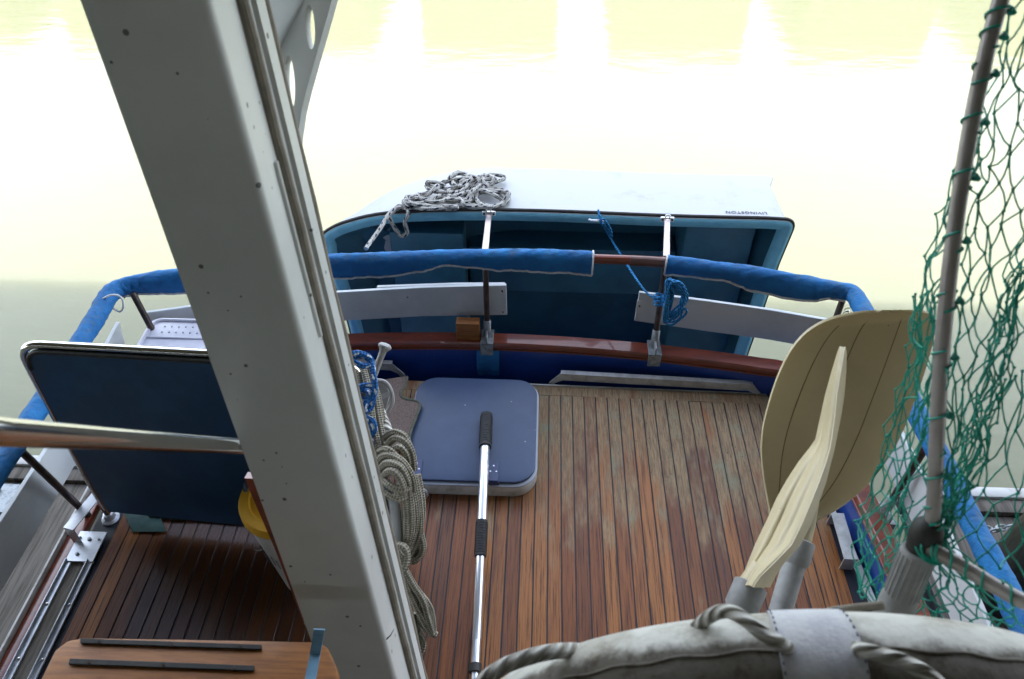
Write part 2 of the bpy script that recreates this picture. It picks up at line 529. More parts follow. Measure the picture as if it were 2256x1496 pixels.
        if parent:
            o.parent = parent
            base = LOC.get(parent.name, Vector())
            o.location = off - base if origin is not None else (0, 0, 0)
            LOC[o.name] = base if origin is None else off
        else:
            o.location = off
            LOC[o.name] = off
        if kind: o['kind'] = kind
        if label: o['label'] = label
        return o


LOC = {}


def thing(name, label, cat, loc=(0, 0, 0), group=None):
    o = bpy.data.objects.new(name, None)
    o.empty_display_size = .1
    COL.objects.link(o)
    o.location = loc
    LOC[o.name] = Vector(loc)
    return tag(o, label, cat, group)


def tag(o, label, cat, group=None):
    o['label'] = label
    o['category'] = cat
    if group: o['group'] = group
    return o


def spline(pts, per=8, closed=False):
    pts = [Vector(q) for q in pts]
    k = len(pts)
    out = []
    for i in range(k if closed else k - 1):
        if closed: p = [pts[(i + j) % k] for j in (-1, 0, 1, 2)]
        else: p = [pts[max(i - 1, 0)], pts[i], pts[i + 1], pts[min(i + 2, k - 1)]]
        for j in range(per):
            t = j / per
            out.append(.5 * ((2 * p[1]) + (p[2] - p[0]) * t + (2 * p[0] - 5 * p[1] + 4 * p[2] - p[3]) * t * t + (3 * p[1] - p[0] - 3 * p[2] + p[3]) * t ** 3))
    if not closed: out.append(pts[-1])
    return out


def arc_corner(a, b, c, r, n=6):
    """round the corner b of the polyline a-b-c"""
    a, b, c = Vector(a), Vector(b), Vector(c)
    u, v = (a - b).normalized(), (c - b).normalized()
    p, q = b + u * r, b + v * r
    return [p.lerp(b, t).lerp(b.lerp(q, t), t) for t in [i / n for i in range(n + 1)]]


def rrect(x0, x1, y0, y1, r, n=6):
    o = []
    for cx, cy, a0 in ((x1 - r, y0 + r, -90), (x1 - r, y1 - r, 0), (x0 + r, y1 - r, 90), (x0 + r, y0 + r, 180)):
        for i in range(n + 1):
            a = math.radians(a0 + 90 * i / n)
            o.append((cx + r * math.cos(a), cy + r * math.sin(a)))
    return o


# ================================================================== SETTING
WZ = -0.9
mb = MB()
mb.add([(-400, -120, WZ), (400, -120, WZ), (400, 600, WZ), (-400, 600, WZ)], [(0, 1, 2, 3)])
o = mb.build('water', M['water'], kind='structure')

ROOF_Z, ROOF_Y = 3.6, 2.72       # the boat lies under a covered moorage: this eave throws the shade on the water
mb = MB(); mb.box((0, ROOF_Y - 8.5, ROOF_Z + .08), (70, 17, .16))
mb.build('shed_roof', M['roofwood'], kind='structure')
mb = MB(); mb.box((0, -13.5, WZ + 1.75), (70, .2, 4.7))      # unseen wall added behind the camera, height set to cut forward light
mb.build('light_block_wall', M['roofwood'], kind='structure')
# sheds across the fairway, seen mirrored in the water with bright gaps between them
xs = [-13.28, -3.84, 1.04, 5.82, 9.96]
gaps = [-27.6, -22.8, -18.1, -13.28, -8.5, -3.84, 1.04, 5.82, 10.4, 15.2, 20.0, 24.8]
mb = MB()
for a, b in zip(gaps[:-1], gaps[1:]):
    x0, x1 = a + .7, b - .7
    mb.box(((x0 + x1) / 2, 23, 1.6), (x1 - x0, 6, 5.2))
mb.build('far_sheds', M['shedgreen'], kind='structure')

# ================================================================== BOAT: hull, deck, rails
boat = thing('boat', 'wooden boat with narrow planked aft deck, navy bulwark and mahogany cap rail', 'boat')
BX = -0.22


def arcY(x, off=0):
    return 2.59 - .075 * (x - BX) ** 2 + off


# caulk bed below the planks
DECK_L = lambda y: -1.60 - .0 * y
def deckR(y):
    pts = [(-1, 1.27), (1.0, 1.25), (1.6, 1.215), (2.44, 1.075), (2.6, 1.04)]
    for (a, p), (b, q) in zip(pts, pts[1:]):
        if y <= b: return p + (q - p) * max(0, (y - a)) / (b - a)
    return pts[-1][1]


mb = MB()
ys = [-.6, .4, 1.0, 1.3, 1.6, 1.9, 2.2, 2.475]
poly = [(-1.86, y) for y in ys] 
pr = [(deckR(y) + .03, y) for y in ys]
mb.slab([(x, y, -.03) for x, y in [(-1.70, -.6)] + pr + [(-1.55, 2.475), (-1.70, 2.3)]], .027, (0, 0, 1))
mb.build('caulk_bed', M['caulk'], boat)

PITCH = .0525
cache = {}
nx = 0
x = -1.585
while x < 1.24:
    # where the plank ends at the stern
    ye = 2.428 - .018 * (x + .2) * .8
    y = ye
    while deckR(y) < x + PITCH / 2 and y > 0: y -= .02
    y1 = round(min(ye, y), 2)
    y0 = -.5
    key = y1
    nm = 'deck_plank'
    if key in cache:
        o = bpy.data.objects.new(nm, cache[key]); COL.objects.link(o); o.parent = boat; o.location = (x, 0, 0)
    else:
        mb = MB()
        h = PITCH / 2 - .0026
        mb.box((x, (y0 + y1) / 2, -.009), (2 * h, y1 - y0, .018))
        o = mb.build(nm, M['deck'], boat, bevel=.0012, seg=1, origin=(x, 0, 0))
        cache[key] = o.data
    o.location.z = random.uniform(-.0006, .0006)
    x += PITCH
mb = MB()
mb.hexa([(-1.6, 2.446, -.018), (1.085, 2.406, -.018), (1.06, 2.464, -.018), (-1.55, 2.502, -.018)],
        [(-1.6, 2.446, .001), (1.085, 2.406, .001), (1.06, 2.464, .001), (-1.55, 2.502, .001)])
mb.build('margin_plank', M['deck'], boat, bevel=.002, seg=1)
# pale edge strip behind the margin plank
mb = MB()
mb.hexa([(-.02, 2.484, -.03), (1.06, 2.467, -.03), (1.06, 2.476, -.03), (-.02, 2.493, -.03)],
        [(-.02, 2.484, -.001), (1.06, 2.467, -.001), (1.06, 2.476, -.001), (-.02, 2.493, -.001)])
mb.build('edge_strip', M['whitedirty'], boat)
# starboard covering board and its white edge
mb = MB()
rows = []
for y in [-.5, .4, .8, 1.1, 1.4, 1.7, 2.0, 2.3, 2.44]:
    rows.append([(deckR(y) + .004, y, 0), (deckR(y) + .034, y, 0)])
mb.grid(rows, -.02, (0, 0, 1)); mb.build('covering_board', M['whitedirty'], boat)

# hull side path, starboard forward -> stern -> port
hp = []
for y in [-1.0, .2, .8, 1.2, 1.6, 1.9, 2.15]:
    hp.append((deckR(y) + .045 + .03 * max(0, (y - 1.6) / .6), y))
n = 26
for i in range(n + 1):
    xx = 1.10 - 2.62 * i / n
    hp.append((xx, arcY(xx)))
hp[7:7] = [(1.20, 2.32), (1.165, 2.40)]
port = [(-1.60, 2.40), (-1.655, 2.30), (-1.675, 2.22)]
hp += port


def offs(path, d):
    o = []
    for i in range(len(path)):
        a = Vector(path[max(i - 1, 0)]); b = Vector(path[min(i + 1, len(path) - 1)])
        t = (b - a).normalized()
        o.append((path[i][0] + t.y * d, path[i][1] - t.x * d))
    return o


hp = [(v.x, v.y) for v in spline([(a, b, 0) for a, b in hp], 3)]
inner, outer = hp, offs(hp, .05)
capI, capO = offs(hp, -.010), offs(hp, .070)
mb = MB()   # bulwark: inside and outside skin
k = len(hp)
vs = [(*inner[i], -.35) for i in range(k)] + [(*inner[i], .135) for i in range(k)] + [(*outer[i], .135) for i in range(k)] + [(*outer[i], -.35) for i in range(k)]
fs = []
for i in range(k - 1):
    for a in range(3): fs.append((a * k + i, a * k + i + 1, (a + 1) * k + i + 1, (a + 1) * k + i))
mb.add(vs, fs); mb.build('bulwark', M['hullblue'], boat)
mb = MB()   # topsides down to the water
lo = offs(hp, -.25)
mb.grid([[(*q, -.349) for q in outer], [(*q, WZ - .3) for q in lo]], .02, (0, 0, 1))
mb.build('topside', M['hullblue'], boat)
mb = MB()   # waterway floor between deck edge and bulwark
mb.slab([(-1.7, 2.0, -.13), (1.25, 2.0, -.13), (1.25, 2.5, -.13), (.6, 2.62, -.13), (-.22, 2.66, -.13), (-1, 2.62, -.13), (-1.7, 2.45, -.13)], .02, (0, 0, 1))
mb.build('waterway', M['hullblue'], boat)
mb = MB()   # mahogany cap rail
vs, fs = [], []
prof = [(0, .135), (0, .152), (.1, .162), (.9, .162), (1, .152), (1, .135)]
for i in range(k):
    a, b = Vector(capI[i]), Vector(capO[i])
    for tt, zz in prof:
        q = a.lerp(b, tt); vs.append((q.x, q.y, zz))
for i in range(k - 1):
    for j in range(6): fs.append((i * 6 + j, i * 6 + (j + 1) % 6, (i + 1) * 6 + (j + 1) % 6, (i + 1) * 6 + j))
fs += [tuple(range(6)), tuple((k - 1) * 6 + j for j in range(6))]
mb.add(vs, fs); mb.build('cap_rail', M['mahog'], boat)
mb = MB()   # thin moulding below the cap
mb.tube([(q[0], q[1], .124) for q in offs(hp, -.004)], .008, 6)
mb.build('moulding', M['mahog'], boat)

# port side: low cap strip, two aluminium tracks, joint plate, dark plank between
mb = MB(); mb.box((-1.758, .75, -.02), (.055, 2.3, .04)); mb.build('gate_sill', M['mahog'], boat, bevel=.004)
mb = MB(); mb.box((-1.792, .75, .005), (.008, 2.3, .03)); mb.build('edge_trim', M['whitedirty'], boat)
for xx, y1 in ((-1.722, 1.50), (-1.640, 1.50)):
    mb = MB()
    mb.box((xx, .5, .005), (.020, 2 * (y1 - .5), .008)); mb.box((xx - .010, .5, .010), (.004, 2 * (y1 - .5), .022))
    t = mb.build('gate_track', M['brushed'], boat, bevel=.001, seg=1)
    for yy in (.7, .95, 1.12, 1.32):
        q = MB(); q.lathe([(.0055, 0), (.0055, .003), (.003, .0045)], (xx, yy, .009), n=10); q.build('screw', M['steel'], t)
mb = MB(); mb.box((-1.682, .6, -.004), (.060, 1.9, .01)); mb.build('gate_plank', M['dock'], boat)
mb = MB(); mb.box((-1.681, 1.555, .012), (.105, .13, .005)); t = mb.build('joint_plate', M['brushed'], boat, bevel=.001, seg=1)
for xx, yy, r in ((-1.70, 1.52, .007), (-1.683, 1.585, .007), (-1.72, 1.59, .0045), (-1.645, 1.585, .0045)):
    q = MB(); q.lathe([(r, 0), (r, .005), (r * .5, .006)], (xx, yy, .0146), n=10); q.build('bolt', M['galv'], t)


def footrail(pts_top, h, wdt, label=None):
    """flat bar bent down at both ends: a line of top points, standing on edge"""
    a, b = Vector(pts_top[0]), Vector(pts_top[1])
    dr = (b - a).normalized()
    side = Vector((dr.y, -dr.x, 0)) * (wdt / 2)
    th = .005
    mb = MB()
    l0, l1 = a - dr * h * .75, b + dr * h * .75
    l0 = Vector((l0.x, l0.y, a.z - h)); l1 = Vector((l1.x, l1.y, b.z - h))
    line = [l0, a, b, l1]
    rows_ = [[q - side for q in line], [q + side for q in line]]
    mb.grid(rows_, th)
    return mb.build('foot_rail', M['alupaint'], boat, label=label, bevel=.001, seg=1)


# stern foot rails stand vertical beyond the margin plank
def stern_bar(x0, x1, label):
    y0, y1 = 2.500, 2.466
    mb = MB()
    th = .006
    top, low = .062, .020
    def yy(x): return y0 + (y1 - y0) * (x - .1) / .9
    outer_ = [(x0 - .055, -.02), (x0 - .05, .0), (x0, top), (x1, top), (x1 + .05, 0), (x1 + .055, -.02)]
    inner_ = [(x0 - .03, -.02), (x0 - .022, .0), (x0 + .012, low), (x1 - .012, low), (x1 + .022, 0), (x1 + .03, -.02)]
    mb.grid([[(x, yy(x), z) for x, z in outer_], [(x, yy(x), z) for x, z in inner_]], th, (0, 1, 0))
    # the flat top flange
    mb.hexa([(x0, yy(x0) - .004, top), (x1, yy(x1) - .004, top), (x1, yy(x1) + .02, top), (x0, yy(x0) + .02, top)],
            [(x0, yy(x0) - .004, top + .004), (x1, yy(x1) - .004, top + .004), (x1, yy(x1) + .02, top + .004), (x0, yy(x0) + .02, top + .004)])
    mb.build('foot_rail', M['alupaint'], boat, label=label)


stern_bar(.12, .985, 'long grey foot rail at the stern edge right of the hatch')
stern_bar(-1.25, -.66, 'grey foot rail at the stern edge behind the mast')
# port bar: box section running fore and aft
mb = MB()
a, b = P(150, 1165, z=.10), P(222, 1078, z=.10)
for (p0, p1) in ((a, b),):
    d_ = (p1 - p0).normalized(); s_ = Vector((d_.y, -d_.x, 0)) * .022
    t0, t1 = [p0 - s_, p0 + s_, p1 + s_, p1 - s_], []
    mb.hexa([q - Vector((0, 0, .004)) for q in t0], t0)
    e = [p0 - s_, p0 + s_]
    mb.hexa([Vector((q.x, q.y, .0)) for q in (e[0], e[1], e[1] + d_ * .004, e[0] + d_ * .004)], [q - Vector((0, 0, .0045)) for q in (e[0], e[1], e[1] + d_ * .004, e[0] + d_ * .004)])
    e = [p1 - s_, p1 + s_]
    mb.hexa([Vector((q.x, q.y, .0)) for q in (e[0], e[1], e[1] - d_ * .004, e[0] - d_ * .004)], [q - Vector((0, 0, .0045)) for q in (e[0], e[1], e[1] - d_ * .004, e[0] - d_ * .004)])
mb.build('foot_rail', M['brushed'], boat, label='grey box foot rail on the port deck edge')
# starboard bar
mb = MB()
a, b = P(1875, 1232, z=.07), P(1845, 1130, z=.07)
d_ = (b - a).normalized(); s_ = Vector((d_.y, -d_.x, 0)) * .024
mb.hexa([a - s_ - Vector((0, 0, .004)), a + s_ - Vector((0, 0, .004)), b + s_ - Vector((0, 0, .004)), b - s_ - Vector((0, 0, .004))], [a - s_, a + s_, b + s_, b - s_])
for q, sg in ((a, 1), (b, -1)):
    e = [q - s_, q + s_, q + s_ + d_ * .004 * sg, q - s_ + d_ * .004 * sg]
    mb.hexa([Vector((p.x, p.y, 0)) for p in e], [p - Vector((0, 0, .0045)) for p in e])
mb.build('foot_rail', M['alupaint'], boat, label='grey foot rail on the starboard deck edge')

# handrail (wood) and its posts
RZ = .56
rail_px = [(240, 655), (262, 634), (300, 622), (400, 608), (550, 590), (700, 578), (900, 570), (1070, 565), (1200, 566), (1307, 570), (1465, 577), (1600, 596), (1700, 610), (1800, 630), (1870, 645)]
railpts = [Vector((-1.74, -.2, RZ)), Vector((-1.74, .8, RZ)), Vector((-1.738, 1.56, RZ)), Vector((-1.745, 2.2, RZ))] + [P(a, b, z=RZ) for a, b in rail_px] + \
          [Vector((1.305, 2.44, RZ)), Vector((1.325, 2.2, RZ)), Vector((1.352, 1.5, RZ)), Vector((1.365, 1.1, RZ)), Vector((1.37, .5, RZ)), Vector((1.37, -.2, RZ))]
railc = spline(railpts, 6)
mb = MB(); mb.tube(railc, .021, 10); mb.build('hand_rail', M['mahog'], boat)
mb = MB(); q = [P(a, b, z=RZ) for a, b in ((1388, 574), (1430, 576), (1466, 579))]; mb.tube(q, .0235, 14)
mb.build('rail_sleeve', mat('brown_bronze_sleeve', (.14, .08, .07), (.09, .06, .055), rough=.35, metal=.6), boat)


def stanchion(base, top, fin=True):
    base, top = Vector(base), Vector(top)
    mb = MB(); mb.tube([base, base.lerp(top, .5), top], .0135, 10)
    s_ = mb.build('stanchion', M['darkmetal'], boat)
    if fin:
        mb = MB()
        c = base
        mb.box((c.x, c.y - .005, c.z + .003), (.058, .10, .008))
        mb.box((c.x, c.y - .052, c.z - .030), (.058, .006, .072))
        mb.tube([c, c.lerp(top, .22)], .0185, 10)
        mb.box((c.x, c.y - .03, c.z + .025), (.008, .05, .045))
        mb.build('base_bracket', M['galv'], s_, bevel=.0015, seg=1)
    return s_


B1 = P(1074, 742, z=.165); stanchion(B1, P(1069, 568, z=RZ - .01))
B2 = P(1441, 766, z=.165); stanchion(B2, P(1466, 580, z=RZ - .01))
stanchion(P(1835, 720, y=2.47), P(1862, 645, z=RZ - .01), False)
stanchion(P(340, 735, y=2.36), P(292, 645, z=RZ - .01), False)
stanchion((-1.745, 1.70, .0), (-1.738, 1.60, RZ - .01), False)
stanchion((1.315, 1.735, .15), (1.345, 1.75, RZ - .01))
stanchion((1.335, .75, .15), (1.365, .75, RZ - .01), False)
# little hooks on the starboard quarter post
c = P(1855, 690, y=2.47)
for i in range(3):
    mb = MB(); cc = c + Vector((.018, 0, .02 - .02 * i)); mb.tube([cc + Vector((.012 * math.cos(a), 0, .009 * math.sin(a))) for a in [j * PI / 5 for j in range(10)]], .0018, 6, closed=True)
    mb.build('ring_clip', M['steel'], boat)


def board(tops, bots, name='weather_board', label=None, th=.016, dirn=(0, 1, 0)):
    mb = MB(); mb.grid([tops, bots], th, dirn)
    return mb.build(name, M['white'], boat, bevel=.0015, seg=1, label=label)


tp = [(320, 690, 2.44), (480, 668, 2.56), (735, 645, 2.685), (930, 634, 2.70), (1115, 629, 2.705)]
bt = [(325, 756, 2.44), (480, 732, 2.56), (735, 708, 2.685), (930, 697, 2.70), (1117, 694, 2.705)]
wb = board([P(a, b, y=c) for a, b, c in tp], [P(a, b, y=c) for a, b, c in bt], label='white weather board along the port half of the stern rail')
tp2 = [(830, 633, 2.724), (1000, 627, 2.724), (1112, 626.5, 2.724)]
board([P(a, b, y=c) for a, b, c in tp2], [P(a, b + 40, y=c) for a, b, c in tp2], label='second thin board behind the first')
for a, b in ((1108, 687), (1106, 640), (852, 661), (898, 654), (857, 676), (1107, 642)):
    mb = MB(); mb.lathe([(.0035, 0), (.0035, .004)], P(a, b, y=2.70), (0, -1, 0), 10); mb.build('screw', M['rubber'], wb)
tp = [(1409, 645, 2.70), (1560, 664, 2.69), (1700, 684, 2.66), (1860, 712, 2.60)]
bt = [(1398, 707, 2.70), (1550, 729, 2.69), (1690, 748, 2.66), (1840, 775, 2.60)]
wb = board([P(a, b, y=c) for a, b, c in tp], [P(a, b, y=c) for a, b, c in bt], label='white weather board along the starboard half of the stern rail')
mb = MB(); mb.slab([P(a, b, y=2.696) for a, b in ((1400, 684), (1420, 687), (1424, 664), (1404, 660))], .004, (0, -1, 0)); q = mb.build('end_tab', M['white'], wb)
mb = MB(); mb.lathe([(.004, 0), (.004, .004)], P(1409, 674, y=2.692), (0, -1, 0), 10); mb.build('screw', M['rubber'], wb)
board([(-1.775, 1.02, .39), (-1.775, 1.5, .37), (-1.775, 1.95, .36), (-1.77, 2.40, .40)], [(-1.775, 1.02, .20), (-1.775, 1.5, .185), (-1.775, 1.95, .18), (-1.77, 2.36, .25)], label='white weather board along the port rail', dirn=(-1, 0, 0))
board([(1.365, -.2, .40), (1.37, 1.0, .40), (1.365, 1.66, .40), (1.335, 2.3, .385)], [(1.365, -.2, .22), (1.37, 1.0, .22), (1.365, 1.66, .22), (1.335, 2.3, .22)], label='white weather board along the starboard rail', dirn=(1, 0, 0))

# small stern fittings
mb = MB()
p = [P(1007, 742, z=.162), P(1058, 744, z=.162)]
c = (p[0] + p[1]) / 2
mb.box((c.x, c.y + .006, .21), ((p[1] - p[0]).length, .05, .10)); mb.build('wooden_chock', M['teak'], boat, bevel=.004)
mb = MB()
q = [P(735, 712, z=.18), P(790, 707, z=.18)]
mb.box(((q[0].x + q[1].x) / 2 - .1, q[0].y + .08, .185), (.30, .07, .035)); mb.build('step_end', M['teak'], boat, bevel=.006)
mb = MB()   # blue canvas flap hanging on the bulwark
rows = []
for i in range(7):
    t = i / 6
    zz = .12 - .16 * t
    rows.append([(xx, arcY(xx) - .012 - .022 * math.sin(PI * t) - .004 * math.sin(xx * 90), zz) for xx in [P(1050 + 50 * j / 5, 770, y=2.58).x for j in range(6)]])
mb.grid(rows, .004); mb.build('canvas_flap', M['canvas'], boat)

# locker hatch
HX0, HX1, HY0, HY1 = -.520, .014, 1.862, 2.432
hs = MB(); hs.slab([(x, y, 0) for x, y in rrect(HX0 - .004, HX1 + .006, HY0 - .006, HY1 + .004, .095, 8)], .060, (0, 0, 1))
hatch = hs.build('hatch', M['whitedirty'], boat, bevel=.006)
hs = MB(); hs.slab([(x, y, .0602) for x, y in rrect(HX0 - .006, HX1 + .008, HY0 - .008, HY1 + .006, .097, 10)], .010, (0, 0, 1))
hs.build('rim', mat('pale_rim', (.42, .45, .52), rough=.4), hatch, bevel=.003)
hs = MB(); hs.slab([(x, y, .0705) for x, y in rrect(HX0, HX1, HY0 + .004, HY1, .092, 10)], .015, (0, 0, 1))
hs.build('lid', M['hatch'], hatch, bevel=.004)
for hx in (HX0 + .055, P(1085, 1055, z=.11).x):
    c = Vector((hx, HY0 + .05, .0875))
    hb = MB(); hb.box((c.x, c.y, c.z), (.044, .09, .005)); hb.box((c.x, HY0 + .004, .075), (.05, .012, .02)); hb.tube([(c.x - .022, HY0 + .006, .087), (c.x + .022, HY0 + .006, .087)], .005, 8)
    hb.build('hinge', M['hinge'], hatch, bevel=.001, seg=1)
    hb = MB()
    for dx, dy in ((0, .028), (-.012, 0), (.012, 0)):
        hb.lathe([(.0042, 0), (.0036, .0015)], c + Vector((dx, dy, .0026)), n=12)
    hb.build('screw_heads', M['steel'], hatch, kind='stuff')

# ================================================================== canvas rail covers
def cover(pts, name, label, r=.031, flap=None, piping=True, seed=0, ends=(True, True), group='blue canvas rail covers'):
    """canvas sleeve round the rail with a free flap hanging on the near side"""
    rnd = random.Random(seed)
    k = len(pts)
    N = 24
    vs, fs = [], []
    lows = []
    for i in range(k):
        a = pts[max(i - 1, 0)]; b = pts[min(i + 1, k - 1)]
        t = (b - a).normalized()
        out = Vector((t.y, -t.x, 0)).normalized()    # towards the deck for a path running port -> starboard
        up = Vector((0, 0, 1))
        s = i / (k - 1)
        ring = []
        fl = flap(s) if flap else 0
        for j in range(N):
            an = 2 * PI * j / N
            sx = (pts[i].x + pts[i].y) * 1.0; w_ = 1 + .14 * noise.noise(Vector((sx * 7 + seed, an * .5, seed))) + .20 * (abs(noise.noise(Vector((sx * 22 + math.sin(an) * 1.6, seed * 3.1, math.cos(an) * 1.2)))) - .25) + .05 * noise.noise(Vector((sx * 60 + math.sin(an) * 3, seed, math.cos(an) * 2)))
            q = pts[i] + (out * math.sin(an) + up * math.cos(an)) * r * w_
            # the lower near quarter is drawn down into the flap
            dn = max(0, -math.cos(an) * .8 + .35 * math.sin(an))
            if fl: q += up * (-fl * dn ** 2.2) + out * (.25 * fl * dn ** 2)
            ring.append(q)
        low = min(ring, key=lambda q: q.z * .73 - q.dot(out) * .68)
        lows.append(low)
        vs += ring
    for i in range(k - 1):
        for j in range(N): fs.append((i * N + j, i * N + (j + 1) % N, (i + 1) * N + (j + 1) % N, (i + 1) * N + j))
    mb = MB(); mb.add(vs, fs)
    mid = pts[k // 2]
    th = thing(name, label, 'rail cover', mid, group)
    mb.build('canvas_sleeve', M['canvas'], th, smooth=70)
    if piping:
        mb = MB(); mb.tube([q + Vector((0, 0, -.003)) for q in lows], .0062, 6); mb.build('piping', M['piping'], th)
    for e, on in ((0, ends[0]), (k - 1, ends[1])):
        if on:
            mb = MB(); mb.tube([vs[e * N + j] for j in range(N)], .0045, 6, closed=True); mb.build('end_binding', M['piping'], th)
    return th


def rail_seg(px0, px1, per=10):
    pts = [P(a, b, z=RZ) for a, b in rail_px if px0 < a < px1]
    import bisect
    def at(px):
        for (a, b), (c, d) in zip(rail_px, rail_px[1:]):
            if a <= px <= c: return P(px, b + (d - b) * (px - a) / (c - a), z=RZ)
    return spline([at(px0)] + pts + [at(px1)], per)


def lerpf(tab):
    def f(s):
        for (a, p), (b, q) in zip(tab, tab[1:]):
            if s <= b:
                t = (s - a) / (b - a) if b > a else 0
                t = t * t * (3 - 2 * t)
                return p + (q - p) * t
        return tab[-1][1]
    return f


seg = rail_seg(262, 1306, 22)
f1 = lerpf([(0, .01), (.1, .02), (.3, .06), (.45, .06), (.60, .05), (.64, .03), (.68, .0), (.72, .012), (.78, .036), (.86, .042), (.92, .04), (1, .050)])
cover(seg, 'rail_cover', 'long blue canvas sleeve on the stern rail behind the mast, wavy white lower edge', .034, f1, True, 3, (False, True))
seg = rail_seg(1468, 1868, 20)
f2 = lerpf([(0, .03), (.12, .012), (.24, .01), (.42, .05), (.6, .06), (.75, .04), (.86, .0), (1, .0)])
cover(seg, 'rail_cover', 'short blue canvas sleeve on the stern rail right of the bare wood gap', .034, f2, True, 5, (True, False))
pp = spline([Vector((-1.74, -.2, RZ)), Vector((-1.74, .6, RZ)), Vector((-1.738, 1.2, RZ)), Vector((-1.738, 1.8, RZ)), Vector((-1.745, 2.25, RZ)), P(240, 652, z=RZ), P(266, 632, z=RZ)], 14)
cv = cover(pp, 'rail_cover', 'blue canvas sleeve along the port side rail, tied with white cord', .036, None, False, 8, (False, False))
mb = MB(); c = P(250, 668, z=RZ); mb.tube([c + Vector((.041 * math.cos(a), .012 * math.sin(a * 2), .041 * math.sin(a))) for a in [i * PI / 10 for i in range(20)]], .004, 6, closed=True); mb.build('tie_cord', M['piping'], cv)
pp = spline([P(1858, 643, z=RZ), P(1876, 648, z=RZ), Vector((1.305, 2.44, RZ)), Vector((1.325, 2.2, RZ)), Vector((1.352, 1.5, RZ)), Vector((1.365, 1.1, RZ)), Vector((1.37, .5, RZ)), Vector((1.37, -.2, RZ))], 14)
cover(pp, 'rail_cover', 'blue canvas sleeve along the starboard side rail behind the green net', .036, None, False, 9, (False, False))

# ================================================================== dinghy on its side across the stern
DY = 3.05
dg = thing('dinghy', 'white and blue dinghy hung on its side across the stern', 'dinghy', (.05, DY, .1))
ol = []
outpx = [(712, 545), (706, 530), (722, 511), (765, 492), (850, 474), (1000, 467), (1200, 469), (1480, 480), (1690, 485)]
top = [P(a, b, y=DY) for a, b in outpx]
rc = arc_corner(P(1690, 485, y=DY), P(1752, 488, y=DY), P(1715, 600, y=DY), .05, 6)
xr = 1.172
pts = spline(top, 5) + rc[1:] + [Vector((xr - .01, DY, .30)), Vector((xr - .03, DY, -.2)), Vector((xr - .05, DY, -.62)), Vector((xr - .16, DY, -.70)), Vector((.3, DY, -.74)), Vector((-.5, DY, -.72)), Vector((-.92, DY, -.60)), Vector((-.985, DY, -.42)), Vector((-1.0, DY, -.1)), Vector((-1.055, DY, .28))]
cen = Vector((.06, DY, -.08))


def inset(points, d):
    o = []
    k = len(points)
    for i in range(k):
        a, b = points[(i - 1) % k], points[(i + 1) % k]
        t = (b - a).normalized()
        n = Vector((-t.z, 0, t.x))
        if (cen - points[i]).dot(n) < 0: n = -n
        o.append(points[i] + n * d)
    return o


k = len(pts)
r0 = pts                                   # outer lip
r1 = [q + Vector((0, -.006, 0)) for q in inset(pts, .008)]
r2 = [q + Vector((0, -.010, 0)) for q in inset(pts, .022)]
r3 = [q + Vector((0, .006, 0)) for q in inset(pts, .052)]
r4 = [q + Vector((0, .03, 0)) for q in inset(pts, .060)]
mb = MB()
rg = [r0, r1, r2, r3, r4]
vs = [q for r in rg for q in r]
fs = [(a * k + i, a * k + (i + 1) % k, (a + 1) * k + (i + 1) % k, (a + 1) * k + i) for a in range(4) for i in range(k)]
mb.add(vs, fs); mb.build('gunwale', M['rim'], dg, smooth=60)
mb = MB()
r5 = [q + Vector((0, .20, 0)) for q in inset(pts, .085)]
r6 = [q + Vector((0, .36, 0)) for q in inset(pts, .13)]
for rr5, amt in ((r5, .13), (r6, .26)):
    for q in rr5:
        t = max(0, min(1, (-.28 - q.x) / .70)); q.y -= amt * t ** 1.4; q.x += .05 * t
vs = r4 + r5 + r6 + [cen + Vector((0, .40, 0))]
fs = [(a * k + i, a * k + (i + 1) % k, (a + 1) * k + (i + 1) % k, (a + 1) * k + i) for a in range(2) for i in range(k)]
fs += [(2 * k + i, 2 * k + (i + 1) % k, 3 * k) for i in range(k)]
mb.add(vs, fs); mb.build('liner', M['liner'], dg, smooth=35)
mb = MB()
g0 = [q + Vector((0, .004, 0)) for q in pts]
lowd = inset(pts, .016)
g1 = [q + Vector((0, .02, 0)) for q in lowd]
# outside skin: side wall rising from the rim to the chine, then the bottom
def skin(dep, ins): return [q + Vector((0, dep, 0)) for q in inset(pts, ins)]
rings = [g1, skin(.18, .024), skin(.36, .030)]
# chine narrows towards the bow
ch = []
for q in skin(.455, .036):
    t = max(0, min(1, (-.28 - q.x) / .75))
    q2 = q.copy(); q2.y -= .30 * t ** 1.6; q2.x += .07 * t
    tr = max(0, min(1, (q.x - .80) / .22)); q2.x += .040 * tr
    ch.append(q2)
rings[2] = [a.lerp(b, .0) if True else a for a, b in zip(rings[2], ch)]
for i, q in enumerate(rings[2]):
    t = max(0, min(1, (-.28 - q.x) / .75)); q.y -= .24 * t ** 1.6; q.x += .05 * t
for i, q in enumerate(rings[1]):
    t = max(0, min(1, (-.28 - q.x) / .75)); q.y -= .10 * t ** 1.6
rings.append(ch)
bot = [q + (cen - q) * .25 + Vector((0, .03, 0)) for q in ch]
rings.append(bot)
vs = [q for r in rings for q in r] + [cen + Vector((0, .5, 0))]
fs = [(a * k + i, a * k + (i + 1) % k, (a + 1) * k + (i + 1) % k, (a + 1) * k + i) for a in range(4) for i in range(k)]
fs += [(4 * k + i, 4 * k + (i + 1) % k, 5 * k) for i in range(k)]
mb.add(vs, fs); mb.build('hull', M['dinghyout'], dg, smooth=38)
mb = MB(); mb.tube([q + Vector((0, .012, 0)) for q in inset(pts, -.004)], .0085, 8, closed=True); mb.build('rub_rail', M['rubber'], dg)
